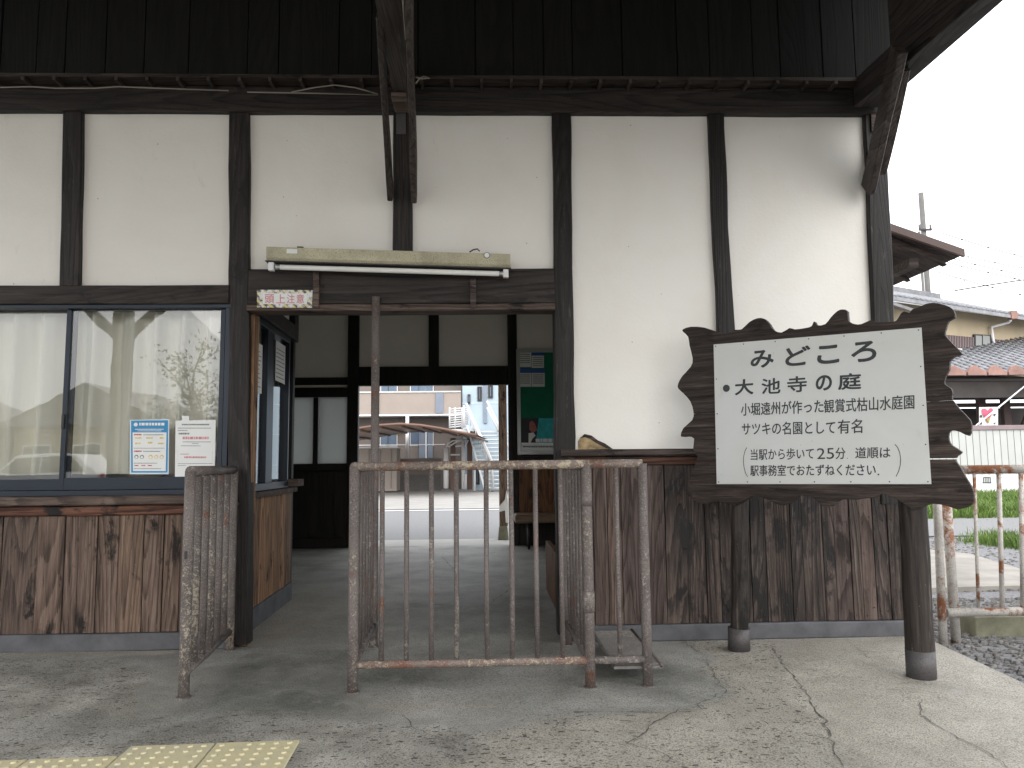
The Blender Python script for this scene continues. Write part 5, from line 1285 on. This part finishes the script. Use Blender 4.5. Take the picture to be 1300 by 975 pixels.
# open store under the tiled roof
Yo = 23.5
OS = empty('open_store', (F(1250,560,Yo)[0], Yo, -.1), 'dark open sided store with tiled roof and orange edge tiles', 'shed')
xa, xb = F(1120,470,Yo)[0], F(1480,470,Yo)[0]; ze = F(1250,474,Yo)[1]; Y3 = Yo+6.5; zh = ze+2.3
mb = MB(); mb.hexa([(xa,Yo,ze-.08),(xb,Yo,ze-.08),(xb,Y3,zh-.08),(xa,Y3,zh-.08),(xa,Yo,ze),(xb,Yo,ze),(xb,Y3,zh),(xa,Y3,zh)]); mb.build('roof', M['roof_dark'], OS)
rnd = random.Random(3); nrow = 22
sl_ = Vector((0, Y3-Yo, zh-ze)); x = xa+.1
r0m = None
while x < xb:
    o = MB().tube([Vector((x,Yo-.02,ze+.02)), Vector((x,Yo-.02,ze+.02))+sl_], .055, 6).build('tile_row', M['roof_grey'], OS); x += .30
for j in range(1, nrow):
    p = Vector((0,Yo,ze+.0))+sl_*(j/nrow); bx('tile_course', M['roof_grey'], OS, xa, xb, p.y, p.y+.10, p.z+.0, p.z+.050)
x = xa+.05
while x < xb:
    c_ = [(x,.03),(x+.11,.16),(x+.25,.20),(x+.42,.12),(x+.60,.03),(x+.60,-.05),(x,-.05)]
    MB().poly([(a, Yo-.10, ze+b*1.25) for a, b in c_], (0,.14,0)).build('edge_tile', M['roof_red'], OS, .01); x += .655
bx('back_wall', M['shade_inside'], OS, xa, xb, Y3-.3, Y3-.1, -.1, F(1250,519,Y3)[1]); bx('back_wall', M['shade_inside'], OS, xa, xb, Y3-.3, Y3-.1, F(1250,508,Y3)[1], zh-.2)
bx('ceiling', M['shade_inside'], OS, xa, xb, Yo+.2, Y3-.3, ze-.22, ze-.15); bx('lintel', M['shade_inside'], OS, xa, xb, Yo+.25, Yo+.4, F(1250,505,Yo+.3)[1], ze-.10)
for px in (1248,1279): 
    a = F(px,520,Yo+2); bx('post', M['brown_siding'], OS, a[0]-.12, a[0]+.12, Yo+2, Yo+2.2, -.1, ze-.2)
bx('beam', M['brown_siding'], OS, xa, xb, Yo+2.21, Yo+2.35, F(1250,516,Yo+2)[1], F(1250,511,Yo+2)[1])
for (p, q) in (((1295,545),(1312,500)), ((1275,530),(1287,548))): MB().tube([F3(*p,Yo+2.5), F3(*q,Yo+2.5)], .04, 5).build('strut', M['cap_wood'], OS)
bx('store_crate', M['shade_inside'], OS, F(1190,540,Yo+3)[0], F(1225,540,Yo+3)[0], Yo+3, Yo+3.8, -.1, F(1200,520,Yo+3)[1])
MB().tube([F3(1209,501,Yo+.5), F3(1222,499,Yo+.5)], .06, 5).build('wall_lamp', M['white_metal'], OS)
o = MB().tube([F3(1236,543,Yw+.3), F3(1306,486,Yo+.1)], .025, 5).build('stay_wire', M['white_metal']); tag(o, 'pale slanting stay wire crossing the front of the open store', 'wire')
# heart board
Yq = 22.9
HB = empty('heart_board', F3(1255,530,Yq), 'grey board with a pink heart standing in front of the open store', 'sign')
quad_on([(1243,517),(1267,517),(1267,543),(1243,543)], Yq, 'paper_dim', HB, 'board', 0)
quad_on([(1245,520),(1248,518.5),(1251,519),(1253,521.5),(1255.5,518.3),(1258,518),(1260,520),(1259,525),(1255,533),(1253.5,538),(1251,533),(1246.5,526)], Yq, 'heart_pink', HB, 'heart', .03)
quad_on([(1251,532),(1256,530),(1254,537.5),(1253,537.5)], Yq, 'moss_print', HB, 'heart_tip', .05)
for p in ([(1243.5,527),(1246,527),(1246,530),(1243.5,530)], [(1243.5,536),(1246,536),(1246,539),(1243.5,539)], [(1260,526),(1264,525),(1262,529)], [(1260,537),(1264,536),(1262,539)]): quad_on(p, Yq, 'black_print', HB, 'board_mark', .03)

# cream house seen obliquely
hd = Vector((math.sin(R(62)), math.cos(R(62)), 0)); HP0 = Vector(F3(1190,440,26.5)); hn = Vector((hd.y, -hd.x, 0))
if hn.y > 0: hn = -hn
HS = empty('house', (HP0.x+2, 28, -.1), 'cream walled house with silver grey tiled roof behind the open store', 'house')
def HPt(px, py, off=0.0): return PL(px, py, HP0+hn*off, hn)
def hrect(name, px0, px1, yt0, yt1, yb0, yb1, mat, off, th=.06, par=None):
    pts = [HPt(px0,yt0,off), HPt(px1,yt1,off), HPt(px1,yb1,off), HPt(px0,yb0,off)]
    return MB().poly(pts, -hn*th).build(name, M[mat], par or HS)
def ln(px, y0, y1): return y0+(y1-y0)*(px-1190)/110.0
XA_, XB_ = 1120, 1330
def band(name, ya, yb_l, mat, off, th=.06, a=XA_, b=XB_):   # ya=(y at 1190, y at 1300) top; yb_l bottom
    return hrect(name, a, b, ln(a,*ya), ln(b,*ya), ln(a,*yb_l), ln(b,*yb_l), mat, off, th)
band('wall', (385,400), (470,478), 'cream_wall', 0, .4)
zs1, zs2 = (424,434), (440,447)
wbase = band('siding', zs1, zs2, 'brown_siding', .05, .05)
band('eave_board', (388,402.5), (390.5,405.5), 'white_metal', .75, .05)
band('string_course', (440.5,447.5), (443,450), 'white_metal', .12, .1)
px = 1196
while px < 1325:
    if not (1236 < px < 1262): 
        a = HPt(px, ln(px,*zs1), .055); b = HPt(px, ln(px,*zs2), .055); MB().timber(b, a, .035, .03, hd, 0, seg=1).build('siding_batten', M['mauve_cap'], HS)
    px += 3.3
wf = hrect('window', 1237, 1260, 424, 425.5, 440.3, 442, 'metal_dark', .08, .06)
for a, b in ((1239,1246.5),(1248,1257)): hrect('pane', a, b, 426, 426.5, 438.5, 439.5, 'frost', .095, .01, wf)
MB().tube([HPt(1283,406,.7), HPt(1281,409,.6), HPt(1259,415,.15), HPt(1260,428,.12), HPt(1263,442,.12)], .055, 7).build('drain_pipe', M['white_metal'], HS)
a = HPt(1286,400,.8); bx('hopper', M['roof_red'], HS, a.x-.12, a.x+.12, a.y-.1, a.y+.1, a.z-.15, a.z+.15)
# roof of the house
e0 = HPt(1095, ln(1095,386,401), .8); e1 = HPt(1340, ln(1340,386,401), .8)
e0.z = e1.z = (HPt(1190,386,.8).z+HPt(1300,401,.8).z)/2
rv = -hn*4.6+Vector((0,0,1.75))
mb = MB(); mb.hexa([e0-Vector((0,0,.12)), e1-Vector((0,0,.12)), e1+rv-Vector((0,0,.12)), e0+rv-Vector((0,0,.12)), e0, e1, e1+rv, e0+rv]); mb.build('roof', M['roof_grey'], HS)
Lr = (e1-e0).length; t = 0
while t < Lr:
    p = e0+(e1-e0).normalized()*t; MB().tube([p+Vector((0,0,.03)), p+rv+Vector((0,0,.03))], .06, 6).build('tile_row', M['roof_grey'], HS); t += .30
for j in range(1, 18):
    p0_, p1_ = e0+rv*(j/18), e1+rv*(j/18); MB().timber(p0_+Vector((0,0,.03)), p1_+Vector((0,0,.03)), .05, .09, WZ, 0, seg=1).build('tile_course', M['roof_grey'], HS)
MB().timber(e0+rv+Vector((0,0,.1)), e1+rv+Vector((0,0,.1)), .28, .3, WZ, 0, seg=1).build('ridge', M['roof_dark'], HS)
# body and a small lower roof at its left end
q_ = HPt(1140,420,.0)
lr = MB(); a = HPt(1128,381,.9); b = HPt(1166,394,.9); lr.poly([a, b, b+rv*.4, a+rv*.4], (0,0,-.1)); lr.build('lower_roof', M['roof_dark'], HS)

# poles and cables
def pole(px, ytop, Y, r_, label, arms):
    b = F(px, 600, Y); tz = F(px, ytop, Y)[1]
    t = empty('utility_pole', (b[0], Y, -.16), label, 'pole')
    MB().tube([(b[0],Y,-.16),(b[0]-.02,Y,tz*.5),(b[0]-.06,Y,tz)], [r_*1.15, r_*1.05, r_], 14).build('shaft', M['concrete_pole'], t)
    for (z_, w_) in arms: 
        zz_ = F(px, z_, Y)[1]; bx('crossarm', M['metal_dark'], t, b[0]-w_, b[0]+w_*.7, Y-.2, Y-.12, zz_-.04, zz_+.04)
        for s_ in (-1, .6): MB().tube([(b[0]+s_*w_*.95,Y-.16,zz_),(b[0]+s_*w_*.95,Y-.16,zz_+.25)], .05, 7).build('insulator', M['concrete_pole'], t)
    return b[0]
pole(1194.5, 245, 34, .115, 'tall grey concrete pole rising behind the side eave', [(293,.34)])
pole(1188.5, 294, 40, .07, 'thin pale pole just left of the tall concrete pole', [])
for i, (p, q, sag, lab) in enumerate([
    ((1196,296),(1330,334),3,'uppermost overhead cable running right from the concrete pole'),
    ((1196,318),(1330,346),3,'second overhead cable from the top, passing just right of the eave tip'),
    ((1196,325),(1330,355),3,'third overhead cable from the top'),
    ((1196,331),(1330,362),3,'fourth overhead cable from the top, close below the third'),
    ((1190,345),(1330,382),3,'thin faint cable sloping down to the house roof'),
    ((1212,369),(1330,351),-1,'dark cable rising to the right above the house roof')]):
    t = empty('overhead_cable', F3(p[0],p[1],34), lab, 'cable', 'overhead cables beyond the house')
    pts = []
    for k in range(17):
        u = k/16; px = p[0]+(q[0]-p[0])*u; py = p[1]+(q[1]-p[1])*u+sag*4*u*(1-u)*.5; pts.append(F3(px, py, 34+2*u))
    MB().tube(pts, .020 if i < 5 else .03, 5).build('line', M['cable'], t)
    for k in range(3+i % 2):
        j = 3+k*4+i % 3
        if j < 16 and i < 5: c = Vector(pts[j]); MB().tube([c-Vector((.03,0,.03)), c+Vector((.03,0,.02))], .028, 6).build('spiral_marker', M['cable'], t)
for i, px in enumerate((1209,1216)):
    o = MB().tube([F3(px,330,34), F3(px+6,366,34)], .012, 4).build('drop_wire', M['alu']); tag(o, ('left' if i == 0 else 'right')+' one of two thin wires dropping to the house roof', 'wire')

# ------------------------------------------------------------ what the window glass mirrors: the other side of the tracks
def back_house(x0, x1, y0, dep, h, rh, label, mat, rmat):
    t = empty('house', ((x0+x1)/2, y0, -.16), label, 'house'); o = bx('wall', M[mat], t, x0, x1, y0-dep, y0, -.16, h)
    xm = (x0+x1)/2; mb = MB(); mb.poly([(x0-.5,y0+.5,h-.1),(x1+.5,y0+.5,h-.1),(xm,y0+.5,h+rh)], (0,-dep-1,0)); mb.build('roof', M[rmat], t)
    for k in range(3):
        xc = x0+(x1-x0)*(k+.5)/3; wf = bx('window', M['white_metal'], t, xc-.6, xc+.6, y0+.005, y0+.05, .9, 2.0); bx('pane', M['dark_glass'], wf, xc-.52, xc+.52, y0+.052, y0+.06, .98, 1.92)
back_house(-29, -21.5, -24, 7, 2.9, 1.5, 'low dark roofed house across the tracks, mirrored in the left sash', 'brown_siding', 'roof_dark')
back_house(-20.5, -14, -25, 7, 2.9, 1.7, 'gabled house across the tracks, mirrored at the middle of the ticket window', 'cream_wall', 'roof_dark')
back_house(-13, -5, -23, 6, 2.6, .9, 'long low house across the tracks, mirrored behind the notices', 'beige_wall', 'roof_dark')
back_house(-2, 8, -26, 7, 3.0, 1.6, 'pale house across the tracks, behind the photographer', 'beige_parapet', 'roof_grey')
back_house(12, 24, -25, 7, 3.0, 1.8, 'brown house across the tracks, far right behind the photographer', 'brown_siding', 'roof_dark')
TRE = empty('tree', (-7.9, -15, -.16), 'sparse leafy tree across the tracks, mirrored in the ticket window', 'tree')
rnd = random.Random(12); tips = []
mb = MB()
def branch(p, d, Ln, r, lev):
    pts = [p]; dd = d.copy()
    for k in range(4):
        dd = (dd+Vector((rnd.gauss(0,.16), rnd.gauss(0,.16), rnd.gauss(0,.06)))).normalized(); pts.append(pts[-1]+dd*Ln/4)
    mb.tube(pts, [r, r*.85, r*.7, r*.58, r*.45], 6 if lev < 2 else 4, False)
    if lev >= 2: tips.extend(pts[1:])
    if lev < 4:
        for k in range(4 if lev < 2 else 3):
            q = pts[2+rnd.randint(0, 2)]; nd = (dd+Vector((rnd.gauss(0,.65), rnd.gauss(0,.65), rnd.uniform(-.1,.6)))).normalized(); branch(q, nd, Ln*.66, r*.5, lev+1)
branch(Vector((-7.9,-15,-.16)), Vector((0,0,1)), 2.2, .16, 0)
mb.build('trunk', M['bark'], TRE)
mb = MB(); vs = []; fs = []
for p in tips:
    for k in range(2):
        c = p+Vector((rnd.gauss(0,.16), rnd.gauss(0,.16), rnd.gauss(0,.14))); a = Vector((rnd.gauss(0,1), rnd.gauss(0,1), rnd.gauss(0,1))).normalized(); b = a.orthogonal().normalized()
        s_ = rnd.uniform(.04,.08); n0 = len(vs); vs += [c-a*s_, c+b*s_*.5, c+a*s_, c-b*s_*.5]; fs.append((n0,n0+1,n0+2,n0+3))
mb.add(vs, fs); mb.build('crown', M['leaf'], TRE, fixn=False)
# parked white car (mirrored in the glass)
CA = empty('parked_car', (-12.2, -13, -.16), 'small white car parked across the tracks, mirrored in the ticket window', 'car')
cx_, cy_, g0 = -12.2, -13.0, -.16
pf = [(-1.7,.25),(-1.72,.75),(-1.60,.95),(-1.0,1.02),(-.55,1.45),(.2,1.54),(1.1,1.50),(1.62,1.05),(1.70,.8),(1.70,.25)]
MB().poly([(cx_+a, cy_-.72, g0+b) for a, b in pf], (0,1.44,0)).build('body', M['car_white'], CA, .05)
for yy_ in (cy_-.735, cy_+.721):
    for gl_ in ([(-.92,1.03),(-.50,1.38),(.15,1.46),(.15,1.0)], [(.22,1.0),(.22,1.46),(1.02,1.43),(1.35,1.05)]):
        MB().poly([(cx_+a, yy_, g0+b) for a, b in gl_], (0,.014,0)).build('side_window', M['dark_glass'], CA)
MB().poly([(cx_-1.02,cy_-.62,g0+1.05),(cx_-1.02,cy_+.62,g0+1.05),(cx_-.58,cy_+.55,g0+1.46),(cx_-.58,cy_-.55,g0+1.46)], (-.02,0,.01)).build('windscreen', M['dark_glass'], CA)
for a in (-1.1, 1.1):
    for yy_ in (cy_-.74, cy_+.58):
        wh = MB().tube([(cx_+a,yy_,g0+.28),(cx_+a,yy_+.16,g0+.28)], .28, 20).build('wheel', M['rubber'], CA); MB().tube([(cx_+a,yy_-.005,g0+.28),(cx_+a,yy_+.165,g0+.28)], .16, 14).build('rim', M['alu'], wh)
for yy_ in (cy_-.55, cy_+.4): bx('headlight', M['paper'], CA, cx_-1.74, cx_-1.70, yy_, yy_+.18, g0+.68, g0+.82, .01); bx('tail_light', M['red_lamp'], CA, cx_+1.69, cx_+1.72, yy_, yy_+.15, g0+.7, g0+1.0, .01)
